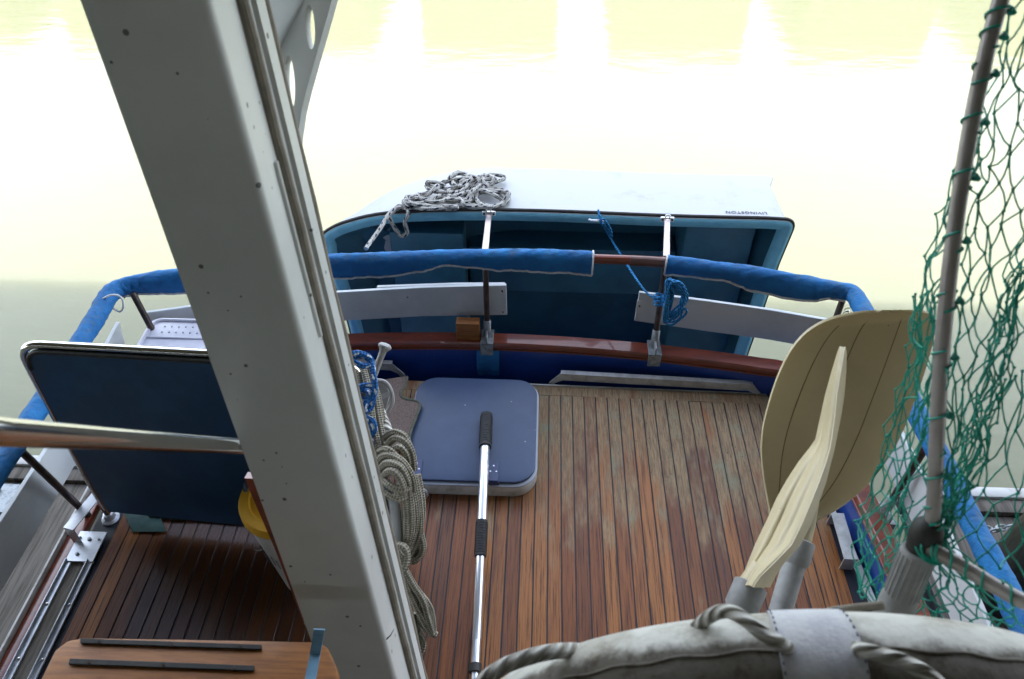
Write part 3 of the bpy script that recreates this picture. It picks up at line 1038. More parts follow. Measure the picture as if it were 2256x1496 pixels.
mb = MB(); mb.tube([q + Vector((0, .002, 0)) for q in inset(pts, .004)], .0045, 6, closed=True); mb.build('rail_insert', M['greyplastic'], dg)
# seats: bow, middle stern box, seen as slabs crossing the boat
def seat(x0, x1, dep, thick, z0=-.62, z1=.44):
    mb = MB(); mb.box(((x0 + x1) / 2, DY + dep + thick / 2, (z0 + z1) / 2), (x1 - x0, thick, z1 - z0)); mb.build('seat', M['dinghyin'], dg, bevel=.012)


seat(-.74, -.37, .09, .13, -.5, .37)
seat(.72, 1.06, .13, .24, -.6, .45)
mb = MB(); mb.box((.175, DY + .34, .05), (1.08, .24, .30)); mb.build('tunnel_floor', M['dinghyin'], dg, bevel=.02)
# builder's name on the topside, reading from the other side of the boat
fc = bpy.data.curves.new('txt', 'FONT'); fc.body = 'LIVINGSTON'; fc.size = .031; fc.extrude = .0005; fc.space_character = 1.12
fo = bpy.data.objects.new('txt', fc); COL.objects.link(fo)
bpy.context.view_layer.update()
me = bpy.data.meshes.new_from_object(fo.evaluated_get(bpy.context.evaluated_depsgraph_get()))
bpy.data.objects.remove(fo); me.name = 'lettering'
ti = min(range(k), key=lambda i: (rings[0][i] - Vector((1.02, DY, .54))).length)
za, zb = rings[0][ti], rings[1][ti]
lo_ = bpy.data.objects.new('lettering', me); COL.objects.link(lo_); me.materials.append(M['ink'])
sl_ = math.atan2(zb.z - za.z, zb.y - za.y)
lo_.parent = dg
pL = P(1688, 461, z=za.z)
lo_.location = Vector((pL.x, za.y + .074, za.z + .074 * math.tan(sl_) + .002)) - LOC[dg.name]
lo_.rotation_euler = (-sl_, 0, PI - .012)
# pad eyes for the two arms and the painter's cleat
for a, b in ((1077, 470), (1470, 483)):
    c = P(a, b, y=DY - .012)
    mb = MB(); mb.box(c, (.062, .010, .022)); mb.tube([c + Vector((-.012, -.004, 0)), c + Vector((-.008, -.004, .025)), c + Vector((.008, -.004, .025)), c + Vector((.012, -.004, 0))], .005, 6)
    pe = mb.build('pad_eye', M['chrome'], dg, bevel=.002, seg=1)
    mb = MB()
    for s_ in (-1, 1): mb.lathe([(.0055, 0), (.0055, .003)], c + Vector((s_ * .022, -.005, 0)), (0, -1, 0), 10)
    mb.build('screw_heads', M['rubber'], pe, kind='stuff')
c = P(1315, 484, y=DY - .015)
mb = MB(); mb.tube([c + Vector((-.035, 0, 0)), c + Vector((-.028, -.008, 0)), c + Vector((.028, -.008, 0)), c + Vector((.035, 0, 0))], .007, 8); mb.build('cleat', M['chrome'], dg)

# arms that hold the dinghy off the rail
for a, b, c, d, lab in ((1077, 474, 1068, 560, 'left aluminium arm holding the dinghy off the rail, under the rope pile end'), (1470, 484, 1468, 566, 'right aluminium arm holding the dinghy off the rail, at the bare wood gap')):
    p0, p1 = P(a, b, y=DY - .02), P(c, d, z=RZ)
    dr = (p1 - p0).normalized(); s_ = Vector((1, 0, 0)) * .013; up = s_.cross(dr).normalized() * .006
    mb = MB(); mb.hexa([p0 - s_ - up, p0 + s_ - up, p1 + s_ * 1.1 - up, p1 - s_ * 1.1 - up], [p0 - s_ + up, p0 + s_ + up, p1 + s_ * 1.1 + up, p1 - s_ * 1.1 + up])
    o = mb.build('support_arm', mat('pale_pink_alloy', (.52, .45, .42), (.42, .36, .34), scale=12, rough=.35, metal=.4), bevel=.002, seg=1)
    tag(o, lab, 'bracket', 'arms between dinghy and rail')

# flecked rope piled on the dinghy's upper side
rnd = random.Random(21)
zt = lambda y: .545 - .10 * max(0, y - 3.07)


def onhull(px, py, lift=0):
    q = P(px, py, z=.535 + lift)
    return q


path = [(1112, 392), (1085, 385), (1065, 392), (1075, 412), (1105, 418), (1120, 432), (1112, 448), (1080, 456), (1048, 450), (1042, 436), (1060, 424), (1090, 424), (1112, 440), (1100, 455), (1070, 458), (1030, 455), (1020, 440), (1035, 415), (1055, 398),
        (1040, 388), (1020, 392), (1010, 410), (1018, 430), (1010, 450), (985, 456), (960, 448), (965, 432), (990, 420), (1010, 402), (1030, 385), (1005, 383), (990, 392), (1000, 408), (1040, 410), (1075, 405), (1095, 398), (1075, 386), (1050, 392), (1030, 405), (1000, 415), (965, 412), (940, 408), (950, 420), (985, 424), (1015, 420), (1040, 428), (1030, 445), (1000, 440), (970, 442), (935, 434), (920, 428), (930, 440), (965, 450), (1005, 458), (985, 460), (950, 455), (915, 445), (905, 436),
        (930, 428), (960, 418), (975, 405), (998, 396), (1030, 400), (1020, 418), (990, 436), (960, 440), (925, 448), (895, 448), (900, 442), (935, 446), (975, 456), (940, 460), (905, 456)]
pts_ = []
for i, (a, b) in enumerate(path):
    lift = .012 + .018 * (i % 4) * .5 + .02 * (i / len(path)) + (.012 if b < 400 else 0)
    pts_.append(onhull(a, b, lift))
tailpx = [(880, 454), (866, 466), (858, 476), (866, 496), (884, 519), (897, 512), (892, 490), (900, 468), (890, 458), (868, 462), (855, 474), (840, 500), (822, 525), (806, 548)]
for i, (a, b) in enumerate(tailpx):
    if i < 2 or 7 <= i <= 9: pts_.append(onhull(a, b, .03))
    elif i < 7: pts_.append(P(a, b, y=DY - .045))
    else: pts_.append(P(a, b, y=DY - .05 - .28 * (i - 10) / 3))
r2 = random.Random(3)
extra = []
for n_, (a, b) in enumerate(path):
    if 2 < n_ < len(path) - 3: extra.append(onhull(a + r2.uniform(-16, 12), min(457, b + r2.uniform(-7, 9)), .03 + .016 * (n_ % 3)))
mb = MB(); mb.tube(spline(extra[::-1] + pts_, 6), .0100, 8)
tag(mb.build('mooring_rope', M['ropewhite'], smooth=80), 'white rope with dark flecks heaped on the upturned dinghy side', 'rope')

# light blue painter from dinghy to rail post, hank of line on the post
ln = [P(1318, 462, y=DY), P(1322, 480, y=DY - .03), P(1328, 496, y=DY - .035), P(1322, 486, y=DY - .04), P(1332, 484, y=DY - .04), P(1345, 505, y=DY - .05), P(1347, 522, y=DY - .05), P(1340, 508, y=DY - .045), P(1328, 492, y=DY - .05), P(1345, 525, y=3.0), P(1368, 562, y=2.9), P(1400, 612, y=2.75), P(1425, 645, y=2.66), P(1448, 661, y=2.62)]
rnd = random.Random(5)
c0 = P(1485, 650, y=2.58)
hank = [P(1462, 664, y=2.59)]
for i in range(8):
    hank += [P(1475 + rnd.uniform(-6, 4), 612 + rnd.uniform(0, 14), y=2.585 - .004 * i), P(1502 + rnd.uniform(-6, 10), 615 + rnd.uniform(0, 30), y=2.58 - .004 * i), P(1512 + rnd.uniform(-10, 4), 658 + rnd.uniform(-8, 8), y=2.575 - .004 * i),
             P(1490 + rnd.uniform(-8, 8), 690 + rnd.uniform(-6, 14), y=2.58 - .004 * i), P(1466 + rnd.uniform(-4, 8), 690 + rnd.uniform(-12, 16), y=2.585 - .004 * i), P(1470 + rnd.uniform(0, 14), 655 + rnd.uniform(-8, 6), y=2.56 - .004 * i)]
hank += [P(1462, 700, y=2.56), P(1468, 713, y=2.56), P(1480, 716, y=2.56), P(1495, 706, y=2.56), P(1512, 690, y=2.56), P(1508, 680, y=2.56), P(1490, 700, y=2.56)]
wrap = []
cb = P(1452, 660, y=2.63)
for i in range(18):
    a = i * PI / 3
    wrap.append(cb + Vector((.02 * math.cos(a), .02 * math.sin(a), .0012 * (i - 9) * 3)))
mb = MB(); mb.tube(spline(ln + wrap + hank, 6), .0052, 6)
tag(mb.build('painter_line', M['ropecyan'], smooth=80), 'light blue line from the dinghy, hanked on the stern rail post', 'rope')

# ================================================================== docks and pile
def dock(x0, x1, y1, z, label, nb):
    t = thing('dock', label, 'dock', ((x0 + x1) / 2, y1 - 1, z), 'finger docks')
    wdt = (x1 - x0) / nb
    for i in range(nb):
        mb = MB(); mb.box((x0 + wdt * (i + .5), (y1 - 4) / 2 - .08, z - .02 + random.uniform(-.004, .004)), (wdt - .008, y1 + 4 - .16, .04))
        mb.build('dock_plank', M['dock'], t, bevel=.003, seg=1)
    mb = MB(); mb.box(((x0 + x1) / 2, y1 - .05, z + .015), (x1 - x0, .06, .05)); mb.build('end_bumper', M['whitedirty'], t, bevel=.008)
    mb = MB(); mb.box(((x0 + x1) / 2, y1 - .12, z - .0), (x1 - x0 + .002, .07, .05)); mb.build('end_beam', M['dock'], t, bevel=.003)
    mb = MB(); mb.box(((x0 + x1) / 2, (y1 - 4) / 2 - .1, z - .25), (x1 - x0 - .1, y1 + 3.6, .38)); mb.build('float', M['dock'], t)
    return t


dl = dock(-4.2, -1.98, 2.36, -.5, 'weathered grey finger dock along the port side', 14)
dr_ = dock(1.75, 4.2, 2.36, -.5, 'weathered finger dock along the starboard side beyond the net', 14)
mb = MB(); c = P(20, 1100, z=-.5)
mb.box((c.x, c.y, c.z + .008), (.22, .16, .008)); q = mb.build('steel_plate', M['galv'], dl)
for dx, dy in ((-.07, .04), (.06, .05), (.05, -.05)):
    mb = MB(); mb.lathe([(.014, 0), (.014, .008), (.006, .014)], (c.x + dx, c.y + dy, c.z + .012), n=10); mb.build('bolt', M['galv'], q)
# chains
for c, lab, side in ((P(15, 1130, z=-.46), 'steel chain on the port dock', 0), (P(2190, 1165, z=-.42), 'steel chain beside the mossy pile', 1)):
    mb = MB()
    for i in range(7):
        a = c + Vector((.035 * (i - 3) * (1 if side else .4), .012 * math.sin(i * 1.7) + (0 if side else .03 * (i - 3)), .004 * (i % 2)))
        ax = (Vector((1, .2, 0)) if side else Vector((.4, 1, 0))).normalized()
        up = Vector((0, 0, 1)) if i % 2 else ax.cross(Vector((0, 0, 1)))
        mb.tube([a + ax * .026 * math.cos(b) + up * .014 * math.sin(b) for b in [j * PI / 5 for j in range(10)]], .0055, 6, closed=True)
    tag(mb.build('chain', M['galv']), lab, 'chain')
pc = P(2290, 1230, z=-.2)
mb = MB()
prof = []
mb.tube([Vector((pc.x, pc.y, -1.3)), Vector((pc.x, pc.y, -.6)), Vector((pc.x + .005, pc.y, -.1)), Vector((pc.x + .01, pc.y, .02))], [.15, .145, .14, .13], 22,
        prof=lambda a, s: ((1 + .05 * math.sin(a * 5) + .03 * math.sin(a * 9 + s * 4)) * math.cos(a), (1 + .05 * math.sin(a * 5) + .03 * math.sin(a * 9 + s * 4)) * math.sin(a)))
tag(mb.build('piling', M['pile']), 'dark mossy wooden pile at the starboard dock behind the net', 'pile')

# ================================================================== deck furniture, left
# upright blue panel in a steel tube frame
fr = thing('framed_panel', 'upright dark blue panel in a chrome tube frame on the port deck', 'panel', (-1.1, 1.65, 0))
FY = lambda x: 1.688 + (x + 1.647) * (-.088 / 1.166)
xl, xr_, ztop = -1.615, -.505, .955
tl = [Vector((-1.647, 1.688, .0)), Vector((-1.64, 1.688, .3))] + arc_corner((-1.62, FY(-1.62), .6), (-1.600, FY(-1.60), ztop), (-1.2, FY(-1.2), ztop + .01), .085, 8) + \
     arc_corner((-1.0, FY(-1.0), ztop + .02), (-.520, FY(-.52), ztop + .045), (-.50, FY(-.5), .6), .10, 8) + [Vector((-.485, 1.598, .3)), Vector((-.481, 1.597, 0))]
mb = MB(); mb.tube(tl, .0135, 14); tf = mb.build('tube_frame', M['steel'], fr)
mb = MB()
out = tl
pin = [q + Vector((0, -.004, 0)) for q in tl if q.z > .05]
cx = Vector((-1.06, 1.64, .55))
pin = [q + (cx - q).normalized() * .016 for q in pin]
b0, b1 = Vector((-1.628, FY(-1.63), .07)), Vector((-.497, FY(-.5), .07))
mb.slab([b0] + pin + [b1], .014, (0, -1, 0)); mb.build('blue_panel', M['panel'], fr, bevel=.002, seg=1)
mb = MB(); mb.tube([q + Vector((0, -.017, 0)) + (cx - q).normalized() * .022 for q in tl[2:-2]], .008, 8); mb.build('edge_gasket', M['rubber'], fr)
for q in (tl[0], tl[-1]):
    mb = MB(); mb.lathe([(.034, 0), (.034, .006), (.022, .012), (.019, .035), (.0145, .036)], q + Vector((0, 0, .001)), n=20); mb.build('foot_flange', M['brushed'], fr)
# scraps by the frame's foot
rows = []
for i in range(7):
    rows.append([P(262 + 10 * i * .0 + 75 * j / 6 + (6 - i) * 5, 1172 - 70 * i / 6, z=.006 + .012 * abs(noise.noise(Vector((i * .7, j * .9, 3))))) for j in range(7)])
mb = MB(); mb.grid(rows, .002, (0, 0, 1)); tag(mb.build('plastic_scrap', M['green_cloth']), 'crumpled dark green plastic scrap at the foot of the blue panel', 'scrap')
mb = MB(); mb.tube(spline([P(330, 1135, z=.012), P(380, 1140, z=.012), P(440, 1141, z=.012), P(500, 1146, z=.012), P(570, 1150, z=.012), P(640, 1150, z=.012)], 8), .009, 8)
tag(mb.build('deck_line', M['ropedark'], smooth=80), 'dark line lying on deck below the blue panel', 'rope')

# cooler behind the panel
c0, c1 = P(333, 752, z=.40), P(352, 700, z=.40)
CX0, CY1 = c1.x - .04, c1.y + .01
cl = thing('cooler', 'pale plastic cooler with ribbed lid behind the blue panel', 'cooler', (CX0 + .3, CY1 - .2, 0))
mb = MB(); mb.slab([(x, y, .0) for x, y in rrect(CX0 + .02, CX0 + .66, CY1 - .38, CY1 - .02, .04, 5)], .36, (0, 0, 1)); mb.build('body', M['cooler'], cl, bevel=.008)
mb = MB(); mb.slab([(x, y, .361) for x, y in rrect(CX0, CX0 + .68, CY1 - .40, CY1, .05, 6)], .035, (0, 0, 1)); lid = mb.build('lid', M['cooler'], cl, bevel=.010)
mb = MB(); mb.tube([(x, y, .398) for x, y in rrect(CX0 + .022, CX0 + .655, CY1 - .378, CY1 - .022, .04, 6)], .007, 6, closed=True)
mb.tube([(CX0 + .03, CY1 - .13, .397), (CX0 + .65, CY1 - .13, .397)], .005, 6); mb.build('lid_ridge', M['cooler'], lid)
mb = MB()
for i in range(10):
    for j in range(2): mb.lathe([(.004, 0), (.004, .002)], (CX0 + .08 + .03 * i, CY1 - .06 - .035 * j, .3962), n=8)
mb.build('lid_dimples', M['galv'], lid, kind='stuff')

# bucket with yellow lid
bc = P(624, 1090, z=.50)
bk = thing('bucket', 'white plastic bucket with yellow screw lid, half hidden by the mast', 'bucket', (bc.x, bc.y, 0))
mb = MB(); mb.lathe([(.085, .002), (.090, .02), (.134, .44), (.140, .445), (.140, .462)], (bc.x, bc.y, 0), n=40); bd = mb.build('pail', M['bucket'], bk)
mb = MB(); mb.lathe([(.146, .462), (.146, .487), (.141, .498), (.112, .500), (.107, .490), (.06, .490), (.055, .497), (.0, .497)], (bc.x, bc.y, 0), n=40); ld = mb.build('lid', M['yellow'], bk)
q = P(556, 1075, z=.5)
mb = MB()
for (a, b), (c, d) in ((((538, 1080), (552, 1066))), (((552, 1066), (568, 1072))), (((541, 1083), (540, 1066)))):
    p0, p1 = P(a, b, z=.5025), P(c, d, z=.5025); mb.tube([p0, p1], .0065, 6)
mb.build('mark', M['ink'], ld)
mb = MB()
for i in range(8):
    a0 = math.radians(196 + i * 8)
    zz = .30 - .012 * (i % 3)
    r_ = .1215
    mb.tube([Vector((bc.x + r_ * math.cos(a0), bc.y + r_ * math.sin(a0), zz)), Vector((bc.x + r_ * math.cos(a0 + .05) * .99, bc.y + r_ * math.sin(a0 + .05) * .99, zz - .05))], .0012, 5)
mb.build('scrawl', M['ink'], bd, kind='stuff')
mb = MB(); mb.tube(spline([P(556, 1196, z=.28), P(562, 1212, z=.26), P(580, 1210, z=.27), P(598, 1200, z=.28)], 5), .0025, 6); mb.build('bail_handle', M['galv'], bk)

# ================================================================== ladder step, lower left
tread = thing('ladder_step', 'varnished wooden ladder step with two black grip strips at lower left', 'step', P(400, 1450, z=1.27))
TZ = 1.27
cpx = [(55, 1560), (92, 1490), (120, 1432), (150, 1410), (185, 1404), (450, 1408), (700, 1413), (722, 1425), (742, 1470), (760, 1560)]
mb = MB(); mb.slab([P(a, b, z=TZ) for a, b in cpx], -.028, (0, 0, 1)); mb.build('board', M['teak'], tread, bevel=.005)
for q in (((178, 1408), (577, 1422), (577, 1433), (178, 1419)), ((155, 1452), (562, 1468), (560, 1480), (152, 1465))):
    mb = MB(); mb.slab([P(a, b, z=TZ + .0005) for a, b in q], .004, (0, 0, 1)); s_ = mb.build('grip_strip', M['rubber'], tread, bevel=.001, seg=1)
    for t in (.1, .5, .88):
        c = P(q[0][0] + (q[1][0] - q[0][0]) * t, (q[0][1] + q[3][1]) / 2 + (q[1][1] - q[0][1]) * t, z=TZ + .0045)
        mb = MB(); mb.lathe([(.0035, 0), (.003, .001)], c, n=10); mb.build('screw', M['darkmetal'], s_)
mb = MB()
q = [P(704, 1385, z=TZ + .08), P(695, 1440, z=TZ + .03), P(680, 1520, z=TZ + .03), P(672, 1570, z=TZ + .0)]
mb.grid([[p + Vector((-.009, 0, 0)) for p in q], [p + Vector((.009, 0, 0)) for p in q]], .003)
tag(mb.build('strap', M['bluestrap']), 'faded pale blue strap crossing the ladder step beside the mast', 'strap')

# ================================================================== mast
mt = thing('mast', 'thick grey painted mast crossing the view from top left to bottom', 'mast', (-.3, .6, 0))
def MP(px0, px1, t, dz=0):
    """edge of the mast: px0 at the top row, px1 at the bottom row of the picture; t runs 0..1 between them"""
    a = P(px0, 0, d=.90 + dz); b = P(px1, 1496, d=1.65 + dz)
    return a.lerp(b, t)
T = [-.35, 0, .25, .5, .75, 1.0, 1.62]
FL, FR = (177, 716), (440, 860)
sec = []
for t in T:
    a, b = MP(*FL, t), MP(*FR, t)
    wv = (b - a); n_ = wv.normalized()
    dv = MP(*FL, t, 0.0) ; back = ROT @ Vector((0, 0, -1)); back = (back - n_ * back.dot(n_)).normalized()
    ax = (MP(*FL, 1) - MP(*FL, 0)).normalized(); back = (back - ax * back.dot(ax)).normalized()
    D = .215
    r = .012
    loop = []
    # front face, rounded right shoulder, side
    for s_ in (0, .5): loop.append(a + wv * s_)
    for i in range(6):
        an = PI / 2 * i / 5
        loop.append(b + n_ * (r * math.sin(an)) + back * (r * (1 - math.cos(an))))
    loop.append(b + n_ * r + back * D)
    loop.append(a + back * D)
    sec.append(loop)
mb = MB(); kk = len(sec[0])
vs = [q for l in sec for q in l]
fs = [(i * kk + j, i * kk + (j + 1) % kk, (i + 1) * kk + (j + 1) % kk, (i + 1) * kk + j) for i in range(len(sec) - 1) for j in range(kk)]
fs += [tuple(range(kk)), tuple((len(sec) - 1) * kk + j for j in range(kk))]
mb.add(vs, fs); mb.build('spar', M['mast'], mt, smooth=50)
# luff track: a flat rib between two covered halyards on the starboard side
def mline(t, du, dbk):
    b = MP(*FR, t); a = MP(*FL, t); n_ = (b - a).normalized(); ax = (MP(*FL, 1) - MP(*FL, 0)).normalized()
    bk_ = ROT @ Vector((0, 0, -1)); bk_ = (bk_ - n_ * bk_.dot(n_)); bk_ = (bk_ - ax * bk_.dot(ax)).normalized()
    return b + n_ * (.012 + du) + bk_ * dbk
TT = [-.35 + i * .05 for i in range(40)]
mb = MB(); mb.grid([[mline(t, .0085, .138) for t in TT], [mline(t, .012, .168) for t in TT]], .008); mb.build('track_rib', M['mast'], mt)
for du, dbk in ((.003, .112), (.008, .196)):
    mb = MB(); mb.tube([mline(t, du + .0012 * math.sin(t * 31), dbk) for t in TT], .0100, 10)
    mb.build('halyard', M['halyard'], mt, smooth=80)
mb = MB(); mb.tube([mline(t, .001, .086) for t in [.17 + .02 * i for i in range(12)]], .0055, 8); mb.build('conduit', M['mast'], mt)
mb = MB(); mb.tube([P(838, 1422, d=1.595), P(852, 1408, d=1.590), P(860, 1400, d=1.588), P(868, 1386, d=1.60)], [.0006, .0016, .0013, .0005], 5); mb.build('scratch', M['rubber'], mt)
# reddish wooden batten on the port rear edge
mb = MB()
bt_ = [P(548, 1040, d=1.54), P(612, 1190, d=1.62), P(690, 1392, d=1.72), P(740, 1500, d=1.78)]
mb.grid([[q + Vector((-.002, 0, 0)) for q in bt_], [q + Vector((.03, 0, .0)) for q in bt_]], .02); mb.build('wood_batten', M['mahog'], mt)
# perforated bracket plate carried aft near the top
mb = MB()
def BP(a, b, dd=1.22): return P(a, b, d=dd)
outer_px = [(585, 175), (640, 60), (675, -30), (740, -30), (713, 66), (694, 132), (676, 196), (664, 244), (657, 290), (651, 345), (640, 400), (600, 330)]
holes = [(683, 59, 10.5, 49), (638, 181, 11.5, 60)]
bm = bmesh.new()
def loopv(pp): return [bm.verts.new(BP(a, b)) for a, b in pp]
ev = []
L_ = loopv(outer_px)
for i in range(len(L_)): ev.append(bm.edges.new((L_[i], L_[(i + 1) % len(L_)])))
for cx_, cy_, rx, ry in holes:
    hv = loopv([(cx_ + rx * math.cos(i * PI / 12) - .10 * ry * math.sin(i * PI / 12) * -.6, cy_ + ry * math.sin(i * PI / 12)) for i in range(24)])
    for i in range(24): ev.append(bm.edges.new((hv[i], hv[(i + 1) % 24])))
bmesh.ops.triangle_fill(bm, use_beauty=True, edges=ev)
fs_ = list(bm.faces)
ex = bmesh.ops.extrude_face_region(bm, geom=fs_)
vv = [g for g in ex['geom'] if isinstance(g, bmesh.types.BMVert)]
bmesh.ops.translate(bm, verts=vv, vec=ROT @ Vector((.006, 0, -.010)))
bmesh.ops.recalc_face_normals(bm, faces=bm.faces)
me = bpy.data.meshes.new('gusset_plate'); bm.to_mesh(me); bm.free()
me.transform(Matrix.Translation(-LOC[mt.name]))
me.materials.append(M['mast']); go = bpy.data.objects.new('gusset_plate', me); COL.objects.link(go); go.parent = mt
mb = MB(); mb.slab([P(560, -30, d=1.14), P(700, -30, d=1.23), P(655, 60, d=1.23), P(600, 150, d=1.225), P(575, 120, d=1.16)], .006); mb.build('gusset_top', M['white'], mt)

# horizontal chrome rail from the left to the mast
mb = MB(); mb.tube([P(-260, 918, d=.56), P(-60, 945, d=.64), P(0, 952, d=.68), P(300, 970, d=.98), P(560, 985, d=1.38), P(600, 987, d=1.48)], .0132, 18)
tag(mb.build('grab_rail', M['steel'], smooth=60), 'polished steel grab rail crossing in front of the blue panel to the mast', 'rail')

# ================================================================== rope gear hung beside the mast
rnd = random.Random(11)
def strand(px, r=.0092, d=1.98, jit=.02, per=6, dl=None):
    pts = []
    for i, q in enumerate(px):
        dd = (q[2] if len(q) > 2 else d)
        pts.append(P(q[0], q[1], d=dd))
    return spline(pts, per)


cr = MB()
G = [
    # long bights hanging from the frame corner
    [(800, 810, 2.02), (812, 860, 2.0), (822, 930, 1.98), (835, 990, 1.96), (850, 1020, 1.95)],
    [(812, 805, 2.03), (826, 870, 2.01), (838, 940, 1.99), (852, 1000, 1.96), (868, 1040, 1.94)],
    [(790, 820, 2.02), (800, 900, 2.0), (812, 960, 1.98), (820, 1020, 1.97), (826, 1090, 1.97), (834, 1140, 1.97)],
    # the big wrapped knot
    [(822, 1035, 1.93), (845, 1005, 1.90), (880, 1012, 1.88), (905, 1045, 1.88), (912, 1080, 1.9)],
    [(826, 1055, 1.92), (850, 1022, 1.88), (880, 1028, 1.865), (898, 1060, 1.87), (900, 1090, 1.89)],
    [(830, 1075, 1.91), (852, 1042, 1.87), (872, 1042, 1.855), (888, 1070, 1.86), (890, 1095, 1.88)],
    [(820, 1015, 1.94), (826, 1050, 1.91), (845, 1080, 1.88), (875, 1098, 1.87), (895, 1092, 1.88)],
    [(826, 1000, 1.95), (834, 1040, 1.90), (856, 1068, 1.86), (884, 1080, 1.86), (902, 1072, 1.88)],
    [(850, 985, 1.95), (870, 965, 1.93), (895, 975, 1.92), (908, 1000, 1.92), (912, 1035, 1.93)],
    [(846, 965, 1.96), (868, 952, 1.94), (890, 960, 1.93), (902, 985, 1.93), (905, 1015, 1.94)],
    [(858, 1002, 1.93), (878, 985, 1.91), (893, 998, 1.91), (900, 1022, 1.92)],
    [(836, 995, 1.95), (852, 990, 1.91), (872, 1004, 1.90), (884, 1032, 1.89), (880, 1068, 1.86), (872, 1098, 1.87)],
    # loops falling below the knot
    [(830, 1060, 1.95), (836, 1110, 1.95), (848, 1150, 1.95), (862, 1190, 1.95), (858, 1225, 1.96)],
    [(840, 1080, 1.93), (846, 1120, 1.93), (856, 1150, 1.94), (862, 1130, 1.95), (858, 1095, 1.94)],
    [(826, 1085, 1.96), (832, 1140, 1.96), (838, 1185, 1.97), (850, 1225, 1.97), (862, 1260, 1.97)],
    [(820, 1050, 1.98), (824, 1110, 1.98), (832, 1180, 1.98), (845, 1240, 1.98), (858, 1290, 1.98)],
    [(905, 1060, 1.92), (915, 1110, 1.92), (917, 1150, 1.93), (908, 1190, 1.94), (895, 1220, 1.95), (885, 1240, 1.96)],
    [(898, 1070, 1.91), (906, 1120, 1.91), (906, 1165, 1.92), (896, 1200, 1.93), (880, 1235, 1.95)],
    [(912, 1050, 1.93), (922, 1100, 1.93), (926, 1150, 1.94), (922, 1180, 1.95), (910, 1210, 1.96), (893, 1236, 1.97)],
    [(890, 1085, 1.90), (897, 1130, 1.91), (896, 1180, 1.92), (888, 1215, 1.94)],
    [(916, 1140, 1.95), (924, 1170, 1.95), (932, 1205, 1.96), (922, 1226, 1.97), (906, 1228, 1.97), (908, 1205, 1.97), (920, 1190, 1.97)],
    [(910, 1150, 1.96), (920, 1190, 1.96), (928, 1214, 1.97), (912, 1236, 1.98), (898, 1225, 1.98), (902, 1195, 1.98)],
    # lower knot and its long loop
    [(858, 1215, 1.90), (872, 1203, 1.88), (890, 1206, 1.87), (897, 1225, 1.87), (892, 1248, 1.87), (880, 1258, 1.88), (868, 1245, 1.89), (876, 1225, 1.87), (888, 1215, 1.865)],
    [(860, 1228, 1.90), (866, 1210, 1.88), (878, 1212, 1.87), (882, 1235, 1.87), (878, 1260, 1.88), (886, 1275, 1.89)],
    [(864, 1240, 1.90), (868, 1262, 1.90), (876, 1272, 1.90), (886, 1262, 1.89), (892, 1238, 1.88)],
    [(880, 1258, 1.89), (896, 1290, 1.90), (914, 1330, 1.91), (935, 1370, 1.92), (952, 1397, 1.93)],
    [(890, 1252, 1.89), (908, 1285, 1.90), (930, 1320, 1.91), (942, 1360, 1.92), (952, 1395, 1.93)],
    [(872, 1265, 1.91), (888, 1310, 1.92), (905, 1360, 1.93), (915, 1400, 1.94), (922, 1420, 1.95), (928, 1405, 1.95), (918, 1380, 1.95), (915, 1350, 1.95)],
    [(866, 1260, 1.92), (880, 1320, 1.93), (898, 1380, 1.94), (908, 1425, 1.95), (918, 1440, 1.95), (930, 1430, 1.95), (932, 1412, 1.95), (922, 1395, 1.94)],
    [(862, 1265, 1.93), (872, 1320, 1.94), (888, 1380, 1.95), (900, 1430, 1.96), (912, 1448, 1.96)],
]
for i, g in enumerate(G):
    cr.tube(strand(g), .0090 + .0010 * rnd.random(), 8)
    if i in (0, 1, 2, 12, 13, 14, 15, 16, 17, 18, 19, 25, 26): cr.tube(strand([(q[0] + rnd.uniform(-9, 9), q[1] + rnd.uniform(-8, 8), q[2] + .02) for q in g]), .0090, 8)
tag(cr.build('rope_coil', M['ropegrey'], smooth=80), 'knotted bundle of grey braided rope hanging right of the mast', 'rope')
mb = MB(); mb.tube(strand([(858, 1085, 1.94), (868, 1105, 1.93), (872, 1150, 1.93), (876, 1200, 1.93)], per=5), .0145, 10)
tag(mb.build('hose_end', M['greyplastic']), 'pale grey hose end poking out below the rope knot', 'hose')
mb = MB(); mb.tube(strand([(846, 1062, 1.90), (862, 1076, 1.87), (878, 1072, 1.86)], per=4), .0075, 8); mb.tube(strand([(850, 1074, 1.88), (858, 1068, 1.86), (876, 1082, 1.86)], per=4), .006, 8)
tag(mb.build('cord_lashing', mat('navy_lashing', (.02, .06, .13), rough=.8)), 'dark blue lashing round the grey rope bundle', 'cord')
# blue and white knotted line
B = [(757, 792), (770, 782), (790, 778), (812, 786), (818, 800), (804, 806), (786, 800), (778, 790), (795, 782), (816, 796), (822, 820), (826, 850), (822, 875), (805, 885), (790, 868), (795, 852), (815, 850), (825, 862), (818, 895), (806, 905), (795, 896), (775, 862), (780, 855), (800, 858), (812, 868), (806, 890), (795, 908),
     (786, 895), (790, 912), (805, 918), (822, 930), (824, 950), (808, 958), (795, 948), (790, 930), (800, 918), (815, 930), (812, 948), (800, 944), (806, 932), (818, 942), (815, 965), (825, 985), (838, 1003)]
bp = [P(a, b, d=1.955 - .012 * math.sin(i * 1.3) - .00 * i) for i, (a, b) in enumerate(B)]
mb = MB(); mb.tube(spline(bp, 6), .0078, 8)
tag(mb.build('knotted_line', M['ropeblue'], smooth=80), 'bright blue and white line knotted round the frame corner beside the mast', 'rope')
